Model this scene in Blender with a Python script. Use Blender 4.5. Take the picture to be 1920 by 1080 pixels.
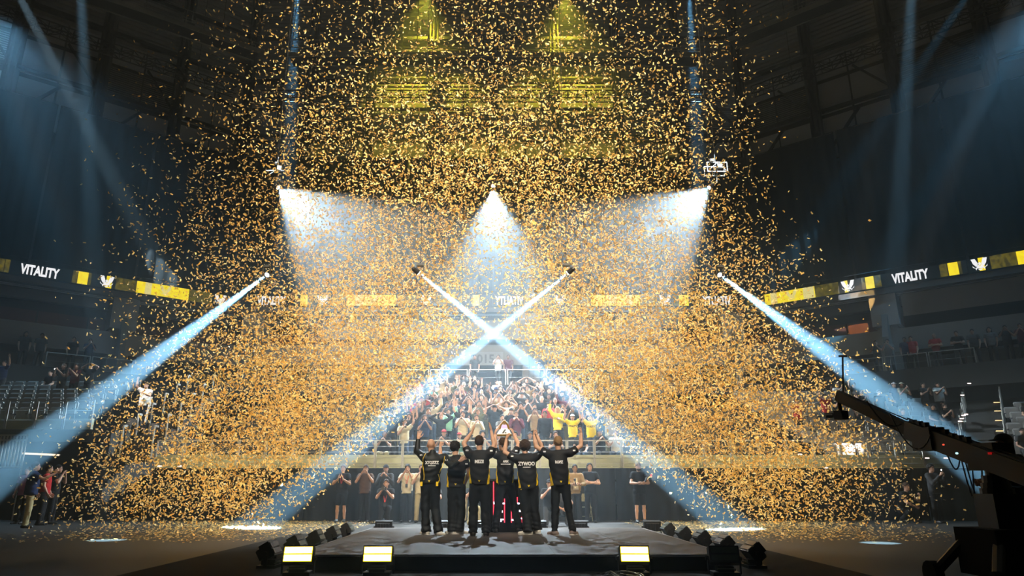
import bpy, bmesh, math, random
import numpy as np
from mathutils import Vector, Matrix

for _o in list(bpy.data.objects):
    bpy.data.objects.remove(_o)
SC = bpy.context.scene
COL = SC.collection
PI = math.pi
R = math.radians

# ------------------------------------------------------------------ camera
F_PX, PITCH, CAM_H, VP_X = 1300.0, R(15.9), 1.13, 938.0
_cd = bpy.data.cameras.new('camera')
_cd.sensor_width = 36.0
_cd.lens = F_PX * 36.0 / 1920.0
_cd.shift_x = (960.0 - VP_X) / 1920.0
_cd.clip_end = 400
CAM = bpy.data.objects.new('camera', _cd)
CAM.location = (0, 0, CAM_H)
CAM.rotation_euler = (R(90) + PITCH, 0, 0)
COL.objects.link(CAM)
SC.camera = CAM

# ------------------------------------------------------------------ view, world
SC.view_settings.view_transform = 'Standard'
SC.view_settings.look = 'None'
SC.view_settings.exposure = 0.0
SC.view_settings.gamma = 1.0
SC.view_settings.use_curve_mapping = False
SC.cycles.volume_bounces = 0
SC.cycles.max_bounces = 5
SC.cycles.diffuse_bounces = 2
SC.cycles.glossy_bounces = 2
SC.cycles.transmission_bounces = 3
SC.cycles.transparent_max_bounces = 6
SC.cycles.sample_clamp_indirect = 3.0
SC.cycles.caustics_reflective = False
SC.cycles.caustics_refractive = False
W = bpy.data.worlds.new('world')
SC.world = W
W.use_nodes = True
W.node_tree.nodes['Background'].inputs[0].default_value = (0.35, 0.5, 0.7, 1)
W.node_tree.nodes['Background'].inputs[1].default_value = 0.007

# ------------------------------------------------------------------ lamps
def spot(name, loc, target, watts, deg, color=(1, 1, 1), blend=0.15, radius=0.06):
    l = bpy.data.lights.new(name, 'SPOT')
    l.energy = watts
    l.spot_size = R(deg)
    l.spot_blend = blend
    l.color = color
    l.shadow_soft_size = radius
    o = bpy.data.objects.new(name, l)
    o.location = loc
    d = Vector(target) - Vector(loc)
    o.rotation_euler = d.to_track_quat('-Z', 'Y').to_euler()
    COL.objects.link(o)
    return o

ICE = (0.36, 0.72, 1.0)
COOL = (0.70, 0.87, 1.0)
BLUE = (0.10, 0.50, 1.0)
WARM = (1.0, 0.80, 0.52)
AMBER = (1.0, 0.62, 0.20)
YELLOW = (1.0, 0.85, 0.05)

# the beam and wash heads on the far truss (their housings are built further down)
HEAD_BEAM = [((-5.43, 15.4, 5.82), (-7.75, 8.9, 0.0), 800000), ((-1.87, 15.4, 5.86), (6.25, 19.53, 0.0), 4200000),
             ((1.55, 15.4, 5.86), (-6.83, 20.25, 0.0), 4200000), ((5.11, 15.4, 5.82), (7.6, 8.9, 0.0), 800000)]
HEAD_WASH = [((-0.35, 32, 15.52), (-0.1, 23.3, 0.2), 41, 33000), ((-11.08, 32, 15.43), (3.0, 28.0, 2.0), 62, 72000),
             ((10.41, 32, 15.43), (-3.6, 28.0, 2.0), 62, 72000)]
for _p, _t, _w in HEAD_BEAM:
    spot('beam_lamp', _p, _t, _w, 5.5, ICE, 0.3, 0.03)
for _p, _t, _a, _w in HEAD_WASH:
    spot('wash_lamp', _p, _t, _w, _a, COOL, 0.35, 0.08)
spot('added_key_lamp', (-0.35, 31.6, 15.2), (0.2, 13.0, 0.9), 21000, 17, COOL, 0.5, 0.04)  # added second spot at the middle wash head, for the stage shadows
# narrow heads high on the side trusses: pools on the floor, on the drapes, on the seats
spot('side_beam_lamp', (-11.5, 14.8, 17.5), (-8.44, 15.79, 0.0), 240000, 2.4, (0.4, 0.74, 1.0), 0.2, 0.05)
spot('side_beam_lamp', (11.0, 14.2, 17.5), (7.77, 15.07, 0.0), 240000, 2.4, (0.4, 0.74, 1.0), 0.2, 0.05)
# unseen front lights added high behind the camera to light confetti and stand
FRONTC = (1.0, 0.88, 0.66)
spot('added_front_lamp', (-7.0, -5.0, 20.0), (-3.8, 18.5, 5.5), 52000, 40, FRONTC, 0.9, 0.25)
spot('added_front_lamp', (7.0, -5.0, 20.0), (3.8, 18.5, 5.5), 52000, 40, FRONTC, 0.9, 0.25)
spot('added_front_lamp', (-4.0, -5.0, 20.0), (-0.5, 18.5, 12.0), 52000, 40, FRONTC, 0.9, 0.25)
spot('added_front_lamp', (4.0, -5.0, 20.0), (0.5, 18.5, 12.0), 52000, 40, FRONTC, 0.9, 0.25)
# unseen amber lamps added low at the sides to tint the falling confetti
spot('added_amber_lamp', (-9.0, 6.0, 0.6), (-6.8, 18.5, 3.6), 6500, 48, (1.0, 0.72, 0.22), 0.9, 0.2)
spot('added_amber_lamp', (9.0, 6.0, 0.6), (6.6, 18.5, 3.6), 6500, 48, (1.0, 0.72, 0.22), 0.9, 0.2)
# yellow and blue lamps under the roof
for _x in (-5.3, 4.55):
    spot('roof_lamp', (_x, 41.3, 34.4), (_x, 41.9, 26.0), 9000, 80, YELLOW, 0.8, 0.15)
for _x, _t in ((-14.2, -13.9), (13.2, 13.0)):
    spot('roof_lamp', (_x, 40.7, 37.0), (_t, 42.0, 16.05), 700000, 4.6, (0.22, 0.62, 1.0), 0.7, 0.1)
CORN = (0.30, 0.66, 1.0)
spot('corner_lamp', (-23.4, 27.0, 22.0), (-17.0, 29.0, 10.0), 12000, 70, CORN, 0.9, 0.3)
spot('corner_lamp', (25.4, 27.0, 22.8), (18.0, 29.0, 10.0), 7000, 70, CORN, 0.9, 0.3)
# narrow blue heads high on both sides
spot('pin_lamp', (-26.5, 26.5, 30.0), (-20.57, 39.05, 14.23), 900000, 3.4, (0.55, 0.82, 1.0), 0.15, 0.05)
spot('pin_lamp', (-25.5, 25.0, 27.0), (-19.0, 33.0, 6.0), 160000, 5.0, (0.15, 0.60, 1.0), 0.6, 0.05)
spot('pin_lamp', (25.0, 27.0, 27.5), (18.5, 40.0, 15.5), 160000, 5.0, (0.15, 0.60, 1.0), 0.6, 0.05)
spot('pin_lamp', (27.5, 26.0, 26.0), (20.5, 36.0, 12.5), 160000, 5.0, (0.15, 0.60, 1.0), 0.6, 0.05)
# pools on the ribbon, the suite front, the seats, the flag waver
spot('pin_lamp', (16.0, 20.0, 24.0), (19.4, 37.3, 11.2), 60000, 3.2, (1, 1, 1), 0.1, 0.05)
spot('pin_lamp', (14.0, 20.0, 24.0), (20.3, 38.2, 9.55), 60000, 3.2, AMBER, 0.1, 0.05)
spot('pin_lamp', (14.5, 10.0, 20.0), (12.39, 25.1, 2.6), 260000, 2.4, (1, 1, 1), 0.1, 0.05)
spot('pin_lamp', (-17.5, 16.0, 20.0), (-13.4, 26.1, 3.6), 60000, 4.2, (1, 1, 1), 0.15, 0.05)

# ------------------------------------------------------------------ pixel helpers (a point of the photograph on a known plane)
_c, _s = math.cos(PITCH), math.sin(PITCH)
def ray(px, py):
    x = (px - VP_X) / F_PX; y = (540 - py) / F_PX
    return Vector((x, _c - y * _s, _s + y * _c))
def at_y(px, py, Y):
    d = ray(px, py); t = Y / d.y
    return Vector((0, 0, CAM_H)) + d * t
def at_z(px, py, Z):
    d = ray(px, py); t = (Z - CAM_H) / d.z
    return Vector((0, 0, CAM_H)) + d * t

# ------------------------------------------------------------------ materials
MATS = {}
def mat(name, col, rough=0.6, metal=0.0, emit=None, strength=1.0, var=0.12, scale=6.0, bump=0.0, spec=0.4, sheen=0.0):
    if name in MATS:
        return MATS[name]
    m = bpy.data.materials.new(name)
    m.use_nodes = True
    nt = m.node_tree
    b = nt.nodes['Principled BSDF']
    b.inputs['Roughness'].default_value = rough
    b.inputs['Metallic'].default_value = metal
    b.inputs['Specular IOR Level'].default_value = spec
    if sheen:
        b.inputs['Sheen Weight'].default_value = sheen
    tc = nt.nodes.new('ShaderNodeTexCoord')
    nz = nt.nodes.new('ShaderNodeTexNoise')
    nz.inputs['Scale'].default_value = scale
    nz.inputs['Detail'].default_value = 4
    nt.links.new(tc.outputs['Object'], nz.inputs['Vector'])
    mx = nt.nodes.new('ShaderNodeMix')
    mx.data_type = 'RGBA'
    mx.inputs[6].default_value = tuple(c * (1 - var) for c in col) + (1,)
    mx.inputs[7].default_value = tuple(min(1, c * (1 + var)) for c in col) + (1,)
    nt.links.new(nz.outputs['Fac'], mx.inputs[0])
    nt.links.new(mx.outputs[2], b.inputs['Base Color'])
    if bump:
        bp = nt.nodes.new('ShaderNodeBump')
        bp.inputs['Strength'].default_value = bump
        bp.inputs['Distance'].default_value = 0.02
        nt.links.new(nz.outputs['Fac'], bp.inputs['Height'])
        nt.links.new(bp.outputs[0], b.inputs['Normal'])
    if emit:
        b.inputs['Emission Color'].default_value = tuple(emit) + (1,)
        b.inputs['Emission Strength'].default_value = strength
    MATS[name] = m
    return m

BLACK = mat('black_metal', (0.012, 0.012, 0.013), 0.45)
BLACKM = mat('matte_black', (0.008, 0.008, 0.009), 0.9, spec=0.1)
STEEL = mat('dark_steel', (0.018, 0.02, 0.023), 0.6)
ALU = mat('aluminium', (0.5, 0.52, 0.54), 0.4, 0.6)
RAILM = mat('rail_paint', (0.36, 0.36, 0.33), 0.5)
FASCIA = mat('fascia_light_tint', (0.36, 0.38, 0.25), 0.55, var=0.05)  # pale fascia with the yellow-green cast of the strobes put into its colour
CONC = mat('concrete', (0.04, 0.038, 0.036), 0.85, var=0.25, scale=1.5, bump=0.2)
CURT = mat('black_curtain_cloth', (0.005, 0.0053, 0.0056), 0.95, var=0.2, scale=3, spec=0.1)
CREAM = mat('cream_wall', (0.24, 0.23, 0.22), 0.7, var=0.08, scale=2)
WOOD = mat('red_wood_panel', (0.10, 0.035, 0.025), 0.55, var=0.3, scale=4)
PANELM = mat('grey_wall_panel', (0.46, 0.46, 0.47), 0.7, var=0.1, scale=1.5)
CORRM = mat('corrugated_sheet', (0.34, 0.34, 0.34), 0.6, var=0.12, scale=2)
SEATM = mat('seat_plastic', (0.30, 0.285, 0.26), 0.55, var=0.1)

# ------------------------------------------------------------------ mesh helpers
class MB:
    def __init__(self):
        self.v, self.f, self.m = [], [], []
    def add(self, vs, fs, mi=0):
        n = len(self.v)
        self.v += [tuple(p) for p in vs]
        self.f += [tuple(i + n for i in f) for f in fs]
        self.m += [mi] * len(fs)
        return self
    def box(self, c, s, rz=0, mi=0, mtx=None):
        x, y, z = s[0] / 2, s[1] / 2, s[2] / 2
        vs = [Vector((a * x, b * y, d * z)) for d in (-1, 1) for b in (-1, 1) for a in (-1, 1)]
        if mtx is None:
            mtx = Matrix.Rotation(rz, 3, 'Z')
        vs = [mtx @ p + Vector(c) for p in vs]
        return self.add(vs, [(0, 2, 3, 1), (4, 5, 7, 6), (0, 1, 5, 4), (2, 6, 7, 3), (0, 4, 6, 2), (1, 3, 7, 5)], mi)
    def bar(self, p, q, w, h=None, mi=0):
        p, q = Vector(p), Vector(q)
        h = h or w
        d = (q - p)
        L = d.length
        if L < 1e-6:
            return self
        d.normalize()
        up = Vector((0, 0, 1)) if abs(d.z) < 0.95 else Vector((0, 1, 0))
        a = d.cross(up).normalized(); b = a.cross(d)
        m = Matrix((a, d, b)).transposed()
        return self.box((p + q) / 2, (w, L, h), mtx=m, mi=mi)
    def tube(self, p, q, r, n=6, r2=None, mi=0, cap=True):
        p, q = Vector(p), Vector(q)
        r2 = r if r2 is None else r2
        d = (q - p).normalized()
        up = Vector((0, 0, 1)) if abs(d.z) < 0.95 else Vector((0, 1, 0))
        a = d.cross(up).normalized(); b = a.cross(d)
        vs, fs = [], []
        for k in range(n):
            t = 2 * PI * k / n
            e = a * math.cos(t) + b * math.sin(t)
            vs += [p + e * r, q + e * r2]
        for k in range(n):
            j = (k + 1) % n
            fs.append((2 * k, 2 * j, 2 * j + 1, 2 * k + 1))
        if cap:
            fs.append(tuple(2 * k for k in range(n))[::-1]); fs.append(tuple(2 * k + 1 for k in range(n)))
        return self.add(vs, fs, mi)
    def path(self, pts, r, n=6, mi=0):
        for p, q in zip(pts[:-1], pts[1:]):
            self.tube(p, q, r, n, mi=mi)
        return self
    def prism(self, poly, d, mi=0):
        """closed polygon of 3-D points pushed along d"""
        n = len(poly)
        d = Vector(d)
        vs = [Vector(p) for p in poly] + [Vector(p) + d for p in poly]
        fs = [tuple(range(n))[::-1], tuple(range(n, 2 * n))] + [(k, (k + 1) % n, n + (k + 1) % n, n + k) for k in range(n)]
        return self.add(vs, fs, mi)
    def build(self, name, mats, parent=None, smooth=False, kind=None):
        me = bpy.data.meshes.new(name)
        off = Vector(parent['_org']) if parent is not None and '_org' in parent else Vector((0, 0, 0))
        me.from_pydata([tuple(Vector(p) - off) for p in self.v], [], self.f)
        if not isinstance(mats, (list, tuple)):
            mats = [mats]
        for m in mats:
            me.materials.append(m)
        if len(mats) > 1:
            me.polygons.foreach_set('material_index', self.m)
        bm = bmesh.new(); bm.from_mesh(me)
        bmesh.ops.recalc_face_normals(bm, faces=bm.faces)
        bm.to_mesh(me); bm.free()
        if smooth:
            me.polygons.foreach_set('use_smooth', [True] * len(me.polygons))
        o = bpy.data.objects.new(name, me)
        COL.objects.link(o)
        if parent is not None:
            o.parent = parent
        if kind:
            o['kind'] = kind
        return o

def thing(name, label, cat, loc=(0, 0, 0), rz=0, group=None, kind=None):
    o = bpy.data.objects.new(name, None)
    o.location = loc
    o.rotation_euler = (0, 0, rz)
    o.empty_display_size = 0.1
    COL.objects.link(o)
    if kind != 'structure':
        o['label'] = label; o['category'] = cat
    if group: o['group'] = group
    if kind: o['kind'] = kind
    return o
def wthing(name, label, cat, loc, group=None, kind=None):
    """a thing whose parts are given in world coordinates"""
    o = thing(name, label, cat, loc, 0, group, kind)
    o['_org'] = tuple(loc)
    return o
def tag(o, label, cat, group=None):
    o['label'] = label; o['category'] = cat
    if group: o['group'] = group
    return o
def mesh_obj(name, me, parent=None, loc=None):
    o = bpy.data.objects.new(name, me)
    COL.objects.link(o)
    if parent is not None: o.parent = parent
    if loc is not None: o.location = loc
    return o
def copy_tree(o, parent=None):
    c = o.copy()
    COL.objects.link(c)
    if parent is not None: c.parent = parent
    for ch in list(o.children):
        copy_tree(ch, c)
    return c
def dup(o, loc, rz=0, label=None, group=None):
    c = copy_tree(o)
    c.location = loc; c.rotation_euler = (0, 0, rz)
    if label: c['label'] = label
    if group: c['group'] = group
    return c
ORD = ['first', 'second', 'third', 'fourth', 'fifth', 'sixth', 'seventh', 'eighth', 'ninth', 'tenth', 'eleventh', 'twelfth', 'thirteenth',
       'fourteenth', 'fifteenth', 'sixteenth', 'seventeenth', 'eighteenth', 'nineteenth', 'twentieth']
def text_mesh(s, h, depth=0.01, bold=0.0, xs=1.0, mirror=False):
    """lettering centred on the origin in the XZ plane, facing -Y"""
    cu = bpy.data.curves.new('lettering', 'FONT')
    cu.body = s; cu.size = h / 0.72; cu.align_x = 'CENTER'; cu.extrude = depth / 2; cu.offset = bold
    cu.resolution_u = 3
    o = bpy.data.objects.new('lettering', cu)
    COL.objects.link(o)
    dg = bpy.context.evaluated_depsgraph_get()
    me = bpy.data.meshes.new_from_object(o.evaluated_get(dg))
    bpy.data.objects.remove(o)
    for v in me.vertices:
        x, y, z = v.co
        v.co = ((-x if mirror else x) * xs, -z, y - h / 2)
    if mirror:
        me.flip_normals()
    return me
# ================================================================== SETTING
# ------------------------------------------------------------------ haze that fills the arena
hz = MB().box((0, 20, 20), (96, 76, 46)).build('haze', BLACK, kind='stuff')
hm = bpy.data.materials.new('stage_haze'); hm.use_nodes = True
nt = hm.node_tree; nt.nodes.remove(nt.nodes['Principled BSDF'])
vs_ = nt.nodes.new('ShaderNodeVolumeScatter')
vs_.inputs['Color'].default_value = (0.80, 0.92, 1.0, 1)
vs_.inputs['Density'].default_value = 0.0064
vs_.inputs['Anisotropy'].default_value = 0.66
nt.links.new(vs_.outputs[0], nt.nodes['Material Output'].inputs['Volume'])
hz.data.materials.clear(); hz.data.materials.append(hm)
hz['label'] = 'thin theatrical haze filling the whole arena'
hz['category'] = 'haze'

# ------------------------------------------------------------------ plan of the bowl: straight far end, two splayed sides
RING = [Vector((-36.0, 23.8)), Vector((-16.5, 39.8)), Vector((15.6, 39.8)), Vector((36.0, 22.6))]
def ring(d):
    """the plan line moved outwards by d"""
    segs = []
    for a, b in zip(RING[:-1], RING[1:]):
        t = (b - a).normalized(); n = Vector((-t.y, t.x))
        segs.append((a + n * d, t))
    pts = [segs[0][0]]
    for (p, t), (q, u) in zip(segs[:-1], segs[1:]):
        k = ((q - p).x * u.y - (q - p).y * u.x) / (t.x * u.y - t.y * u.x)
        pts.append(p + t * k)
    a, b = RING[-2], RING[-1]
    t = (b - a).normalized(); pts.append(b + Vector((-t.y, t.x)) * d)
    return pts
def seg_pts(k, d, a, b):
    """two plan points on side k (0 left splay, 1 end, 2 right splay) at offset d, between fractions a and b"""
    P = ring(d)
    return P[k].lerp(P[k + 1], a), P[k].lerp(P[k + 1], b)
def band(mb, d0, z0, d1, z1, ks=(0, 1, 2)):
    """a strip following the plan, from (d0, z0) to (d1, z1)"""
    A, B = ring(d0), ring(d1)
    for k in ks:
        mb.add([(A[k].x, A[k].y, z0), (A[k + 1].x, A[k + 1].y, z0), (B[k + 1].x, B[k + 1].y, z1), (B[k].x, B[k].y, z1)], [(0, 1, 2, 3)])
    return mb
def block(mb, d0, d1, z0, z1, ks=(0, 1, 2)):
    """a solid band between two offsets and two heights"""
    A, B = ring(d0), ring(d1)
    for k in ks:
        vs = [(p.x, p.y, z) for z in (z0, z1) for p in (A[k], A[k + 1], B[k + 1], B[k])]
        mb.add(vs, [(0, 1, 2, 3), (4, 5, 6, 7), (0, 1, 5, 4), (1, 2, 6, 5), (2, 3, 7, 6), (3, 0, 4, 7)])
    return mb
def seg_len(k, d=0):
    P = ring(d); return (P[k + 1] - P[k]).length

# floor
fm = mat('arena_floor', (0.030, 0.026, 0.022), 0.5, var=0.3, scale=0.9, bump=0.15, spec=0.35)
fl = MB().box((0, 18, -0.1), (90, 66, 0.2)).build('floor', fm, kind='structure')
# far walls behind everything
wl = MB(); block(wl, 5.0, 5.4, 0, 38.5)
wl.build('wall_back', mat('back_wall_paint', (0.05, 0.05, 0.055), 0.9), kind='structure')
cl = MB().box((0, 20, 38.7), (90, 60, 0.4)).build('ceiling', STEEL, kind='structure')

# ---- terraces of the lower stand (poured concrete steps)
ROW0_Y, ROW_D, ROW_Z0, ROW_R, NROW = 24.75, 0.85, 1.72, 0.28, 12
ter = MB()
for i in range(NROW):
    y0 = ROW0_Y + i * ROW_D
    ter.box((2.65, (y0 + 38.5) / 2, ROW_Z0 + ROW_R * i - 0.2), (28.7, 38.5 - y0, 0.4))
terr = ter.build('floor_terrace', CONC, kind='structure')
# landing (concourse) slab behind the top row, round the whole plan
cs = MB(); block(cs, -4.6, 5.0, 5.55, 6.05, (1,)); block(cs, -2.0, 5.0, 5.55, 6.6, (0, 2))
cs.build('floor_concourse', CONC, kind='structure')
# side blocks of the stand
def stand_block(name, org, ang, width, z0, nrow, sign):
    m = MB()
    for i in range(nrow):
        t = Vector((math.cos(ang), math.sin(ang))); n = Vector((-t.y, t.x))
        a = Vector(org) + n * (ROW_D * i); b = a + t * width
        c = b + n * (ROW_D * (nrow - i)); d = a + n * (ROW_D * (nrow - i))
        z1 = z0 + ROW_R * i
        m.prism([(a.x, a.y, z1 - 0.4), (b.x, b.y, z1 - 0.4), (c.x, c.y, z1 - 0.4), (d.x, d.y, z1 - 0.4)], (0, 0, 0.4))
    return m.build(name, CONC, kind='structure')
RB_ORG, RB_ANG = (18.0, 25.4), R(-24)
stand_block('floor_terrace', RB_ORG, RB_ANG, 10.0, ROW_Z0 + 0.1, 11, 1)
LB_ORG, LB_ANG = (-22.0, 24.75), 0.0
stand_block('floor_terrace', LB_ORG, LB_ANG, 8.4, 3.0, 9, 1)

# ---- concourse back wall, parapet of the suites, suites, soffit under the ribbon
m = MB(); block(m, 3.0, 3.3, 6.0, 8.0); m.build('wall_concourse', CREAM, kind='structure')
m = MB(); block(m, 0.4, 0.7, 8.05, 9.1); m.build('wall_parapet', CREAM, kind='structure')
m = MB(); block(m, 0.4, 3.3, 7.9, 8.05); m.build('ceiling_concourse', CREAM, kind='structure')
m = MB(); block(m, 3.2, 3.5, 8.05, 11.2); m.build('wall_suite', mat('suite_back', (0.035, 0.025, 0.022), 0.8), kind='structure')
m = MB(); block(m, 0.05, 3.5, 11.0, 11.3); m.build('ceiling_suite', mat('soffit_paint', (0.13, 0.14, 0.15), 0.7), kind='structure')
m = MB(); block(m, 1.2, 1.6, 10.45, 11.0); m.build('trim_soffit', mat('soffit_paint2', (0.10, 0.105, 0.11), 0.7), kind='structure')
# wooden suite fronts, one panel per bay
for k in (0, 1, 2):
    L = seg_len(k, 1.5)
    n = int(L // 2.2)
    wf = wthing('wall_suite_front', '', '', (0, 0, 0), kind='structure')
    for i in range(n):
        a, b = seg_pts(k, 1.5, i / n + 0.002, (i + 1) / n - 0.002)
        t = (b - a).normalized(); nn = Vector((-t.y, t.x)) * 0.12
        MB().prism([(a.x, a.y, 9.1), (b.x, b.y, 9.1), (b.x + nn.x, b.y + nn.y, 9.1), (a.x + nn.x, a.y + nn.y, 9.1)], (0, 0, 0.85)).build('panel', WOOD, wf)
# thin soffit lines and small downlights
m = MB(); block(m, 0.5, 0.56, 10.97, 11.0); block(m, 0.8, 0.84, 10.95, 11.0); m.build('trim_soffit', ALU, kind='structure')
DL = mat('downlight_glow', (0.9, 0.6, 0.3), emit=(1.0, 0.6, 0.25), strength=2.0)
DLH = mat('downlight_rim', (0.3, 0.3, 0.3))
_d = None
for (k, f) in ((2, .10), (2, .18), (2, .26), (0, .62), (0, .72), (2, .45)):
    a, _ = seg_pts(k, 1.9, f, f)
    if _d is None:
        _d = thing('downlight', 'tiny amber downlight set in the soffit under the screen ribbon', 'light', (a.x, a.y, 10.95), group='soffit downlights')
        MB().tube((0, 0, 0.05), (0, 0, -0.03), 0.10, 8).build('housing', DLH, _d)
        MB().tube((0, 0, -0.03), (0, 0, -0.045), 0.07, 8).build('lens', DL, _d)
    else:
        dup(_d, (a.x, a.y, 10.95))
# piers with sloping fins between the suites
def pier(k, f, label):
    a, b = seg_pts(k, 0.2, f, f)
    P = ring(0.2); t = (P[k + 1] - P[k]).normalized(); n = Vector((-t.y, t.x))
    o = wthing('pier', '', '', (a.x, a.y, 0), kind='structure')
    o.name = 'pillar'
    q = lambda u, v, z: (a.x + t.x * u + n.x * v, a.y + t.y * u + n.y * v, z)
    MB().prism([q(-.65, 0.0, 9.3), q(.65, 0.0, 9.3), q(.65, 1.6, 9.3), q(-.65, 1.6, 9.3)], (0, 0, 1.75)).build('cap', mat('pier_paint', (0.34, 0.35, 0.36), 0.7), o)
    MB().prism([q(-.5, 0.3, 6.7), q(.5, 0.3, 6.7), q(.5, 1.6, 6.7), q(-.5, 1.6, 6.7)], (0, 0, 2.65)).build('shaft', CREAM, o)
    MB().prism([q(-.14, -.6, 6.7), q(-.14, 0.6, 6.7), q(-.14, 0.6, 9.9), q(-.14, -0.1, 9.9), q(-.14, -.6, 8.6)], (t.x * .28, t.y * .28, 0)).build('fin', mat('fin_paint', (0.16, 0.17, 0.17), 0.7), o)
for k, f in ((2, .235), (2, .60), (0, .385), (0, .80), (1, .06), (1, .57), (1, .94)):
    pier(k, f, '')
# wall beyond the piers on the splayed sides: pale band over a black slab painted as shade
for k, f0, f1 in ((2, .27, .58), (0, .05, .365)):
    a, b = seg_pts(k, 0.6, f0, f1); t = (b - a).normalized(); n = Vector((-t.y, t.x)) * .2
    MB().prism([(a.x, a.y, 9.75), (b.x, b.y, 9.75), (b.x + n.x, b.y + n.y, 9.75), (a.x + n.x, a.y + n.y, 9.75)], (0, 0, 1.2)).build('wall_band', CREAM, kind='structure')
    MB().prism([(a.x, a.y, 7.7), (b.x, b.y, 7.7), (b.x + n.x, b.y + n.y, 7.7), (a.x + n.x, a.y + n.y, 7.7)], (0, 0, 2.05)).build('wall_shade_slab', BLACKM, kind='structure')  # solid black slab, its colour stands for the shade inside the opening

# ---- black drapes masking the upper bowl
rng = random.Random(5)
def drape(k, f0, f1, z0, z1, d, label, group):
    a, b = seg_pts(k, d, f0, f1)
    L = (b - a).length; t = (b - a).normalized(); n = Vector((-t.y, t.x))
    N = max(8, int(L / 0.16))
    m = MB(); ph = rng.uniform(0, 6)
    vs = []
    for i in range(N + 1):
        s = L * i / N
        w = 0.07 * math.sin(s * 9 + ph + 1.3 * math.sin(s * 1.7)) + 0.04 * math.sin(s * 3.1 + ph)
        p = a + t * s + n * w
        vs += [(p.x, p.y, z0), (p.x, p.y, z1)]
    fs = [(2 * i, 2 * i + 2, 2 * i + 3, 2 * i + 1) for i in range(N)]
    m.add(vs, fs)
    o = wthing('black_drape', label, 'curtain', ((a.x + b.x) / 2, (a.y + b.y) / 2, z0), group)
    m.build('cloth', CURT, o, smooth=True)
    MB().tube((a.x, a.y, z1), (b.x, b.y, z1), 0.04).build('hanging_pipe', BLACK, o)
    return o
for k in (0, 1, 2):
    n = 5 if k != 1 else 6
    for i in range(n):
        drape(k, i / n + (.012 if i == 0 else .0022), (i + 1) / n - .0022, 12.2, 22.25, 2.5, 'tall black drape masking the seats above the screen ribbon', 'black drapes over the upper bowl')

# ---- upper wall: panels, louvres, columns, diagonals
for k in (0, 1, 2):
    L = seg_len(k, 3.6)
    bay = 4.6 if k != 1 else 4.4
    n = int(round(L / bay))
    wu = wthing('wall_upper', '', '', (0, 0, 0), kind='structure')
    for i in range(n):
        for half in (0, 1):
            f0 = (i + 0.06 + half * .45) / n; f1 = (i + .485 + half * .45) / n
            a, b = seg_pts(k, 3.6, f0, f1); t = (b - a).normalized(); nn = Vector((-t.y, t.x)) * .1
            def pan(z0, z1, nm, mt):
                MB().prism([(a.x, a.y, z0), (b.x, b.y, z0), (b.x + nn.x, b.y + nn.y, z0), (a.x + nn.x, a.y + nn.y, z0)], (0, 0, z1 - z0)).build(nm, mt, wu)
            pan(21.0, 23.9, 'panel', PANELM)
            if (i + k) % 2 == 0:
                lv = MB()
                for j in range(16):
                    z = 24.25 + j * .14
                    lv.prism([(a.x, a.y, z), (b.x, b.y, z), (b.x + nn.x, b.y + nn.y, z + .09), (a.x + nn.x, a.y + nn.y, z + .09)], (0, 0, 0.035))
                lo = lv.build('louvre', CORRM, wu); lo['kind'] = 'stuff'
            else:
                pan(24.2, 26.4, 'panel', PANELM)
            pan(26.7, 28.2, 'panel', PANELM)
    # corrugated siding above
    cg = MB()
    a0, b0 = seg_pts(k, 3.9, 0, 1)
    t = (b0 - a0).normalized(); nv = Vector((-t.y, t.x))
    zs = [28.3 + j * 0.16 for j in range(62)]
    vs = []
    for j, z in enumerate(zs):
        o_ = nv * (0.07 if j % 2 else 0)
        vs += [(a0.x + o_.x, a0.y + o_.y, z), (b0.x + o_.x, b0.y + o_.y, z)]
    cg.add(vs, [(2 * j, 2 * j + 1, 2 * j + 3, 2 * j + 2) for j in range(len(zs) - 1)])
    cg.build('wall_siding', CORRM, kind='structure')
    # steel frame
    for i in range(n + 1):
        a, _ = seg_pts(k, 2.9, min(1, i / n), 0)
        st = wthing('steel_column', 'dark steel roof column standing behind the black drapes', 'column', (a.x, a.y, 20.0), 'steel columns of the upper wall')
        P = ring(2.9); t = (P[k + 1] - P[k]).normalized(); n_ = Vector((-t.y, t.x)) * .3
        MB().bar((a.x, a.y, 20.0), (a.x, a.y, 38.4), .14, .5).build('web', STEEL, st)
        f_ = MB()
        for s_ in (-1, 1):
            f_.bar((a.x + t.x * .26 * s_, a.y + t.y * .26 * s_, 20.0), (a.x + t.x * .26 * s_, a.y + t.y * .26 * s_, 38.4), .1, .34)
        f_.build('flange', STEEL, st)
        if i < n:
            c, _ = seg_pts(k, 2.9, (i + .55) / n, 0)
            MB().bar((a.x, a.y, 20.6), (c.x, c.y, 23.6), .16).build('brace', STEEL, st)
            e, _ = seg_pts(k, 2.9, (i + 1) / n, 0)
            MB().bar((a.x, a.y, 24.05), (e.x, e.y, 24.05), .22).build('girt', STEEL, st)
            MB().bar((c.x, c.y, 26.55), (e.x, e.y, 24.05), .12).build('brace', STEEL, st)
            MB().bar((a.x, a.y, 28.3), (e.x, e.y, 28.3), .3, .25).build('girt', STEEL, st)
            MB().bar((a.x, a.y, 31.8), (e.x, e.y, 31.8), .22).build('girt', STEEL, st)
            MB().bar((a.x, a.y, 35.2), (e.x, e.y, 35.2), .22).build('girt', STEEL, st)

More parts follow.
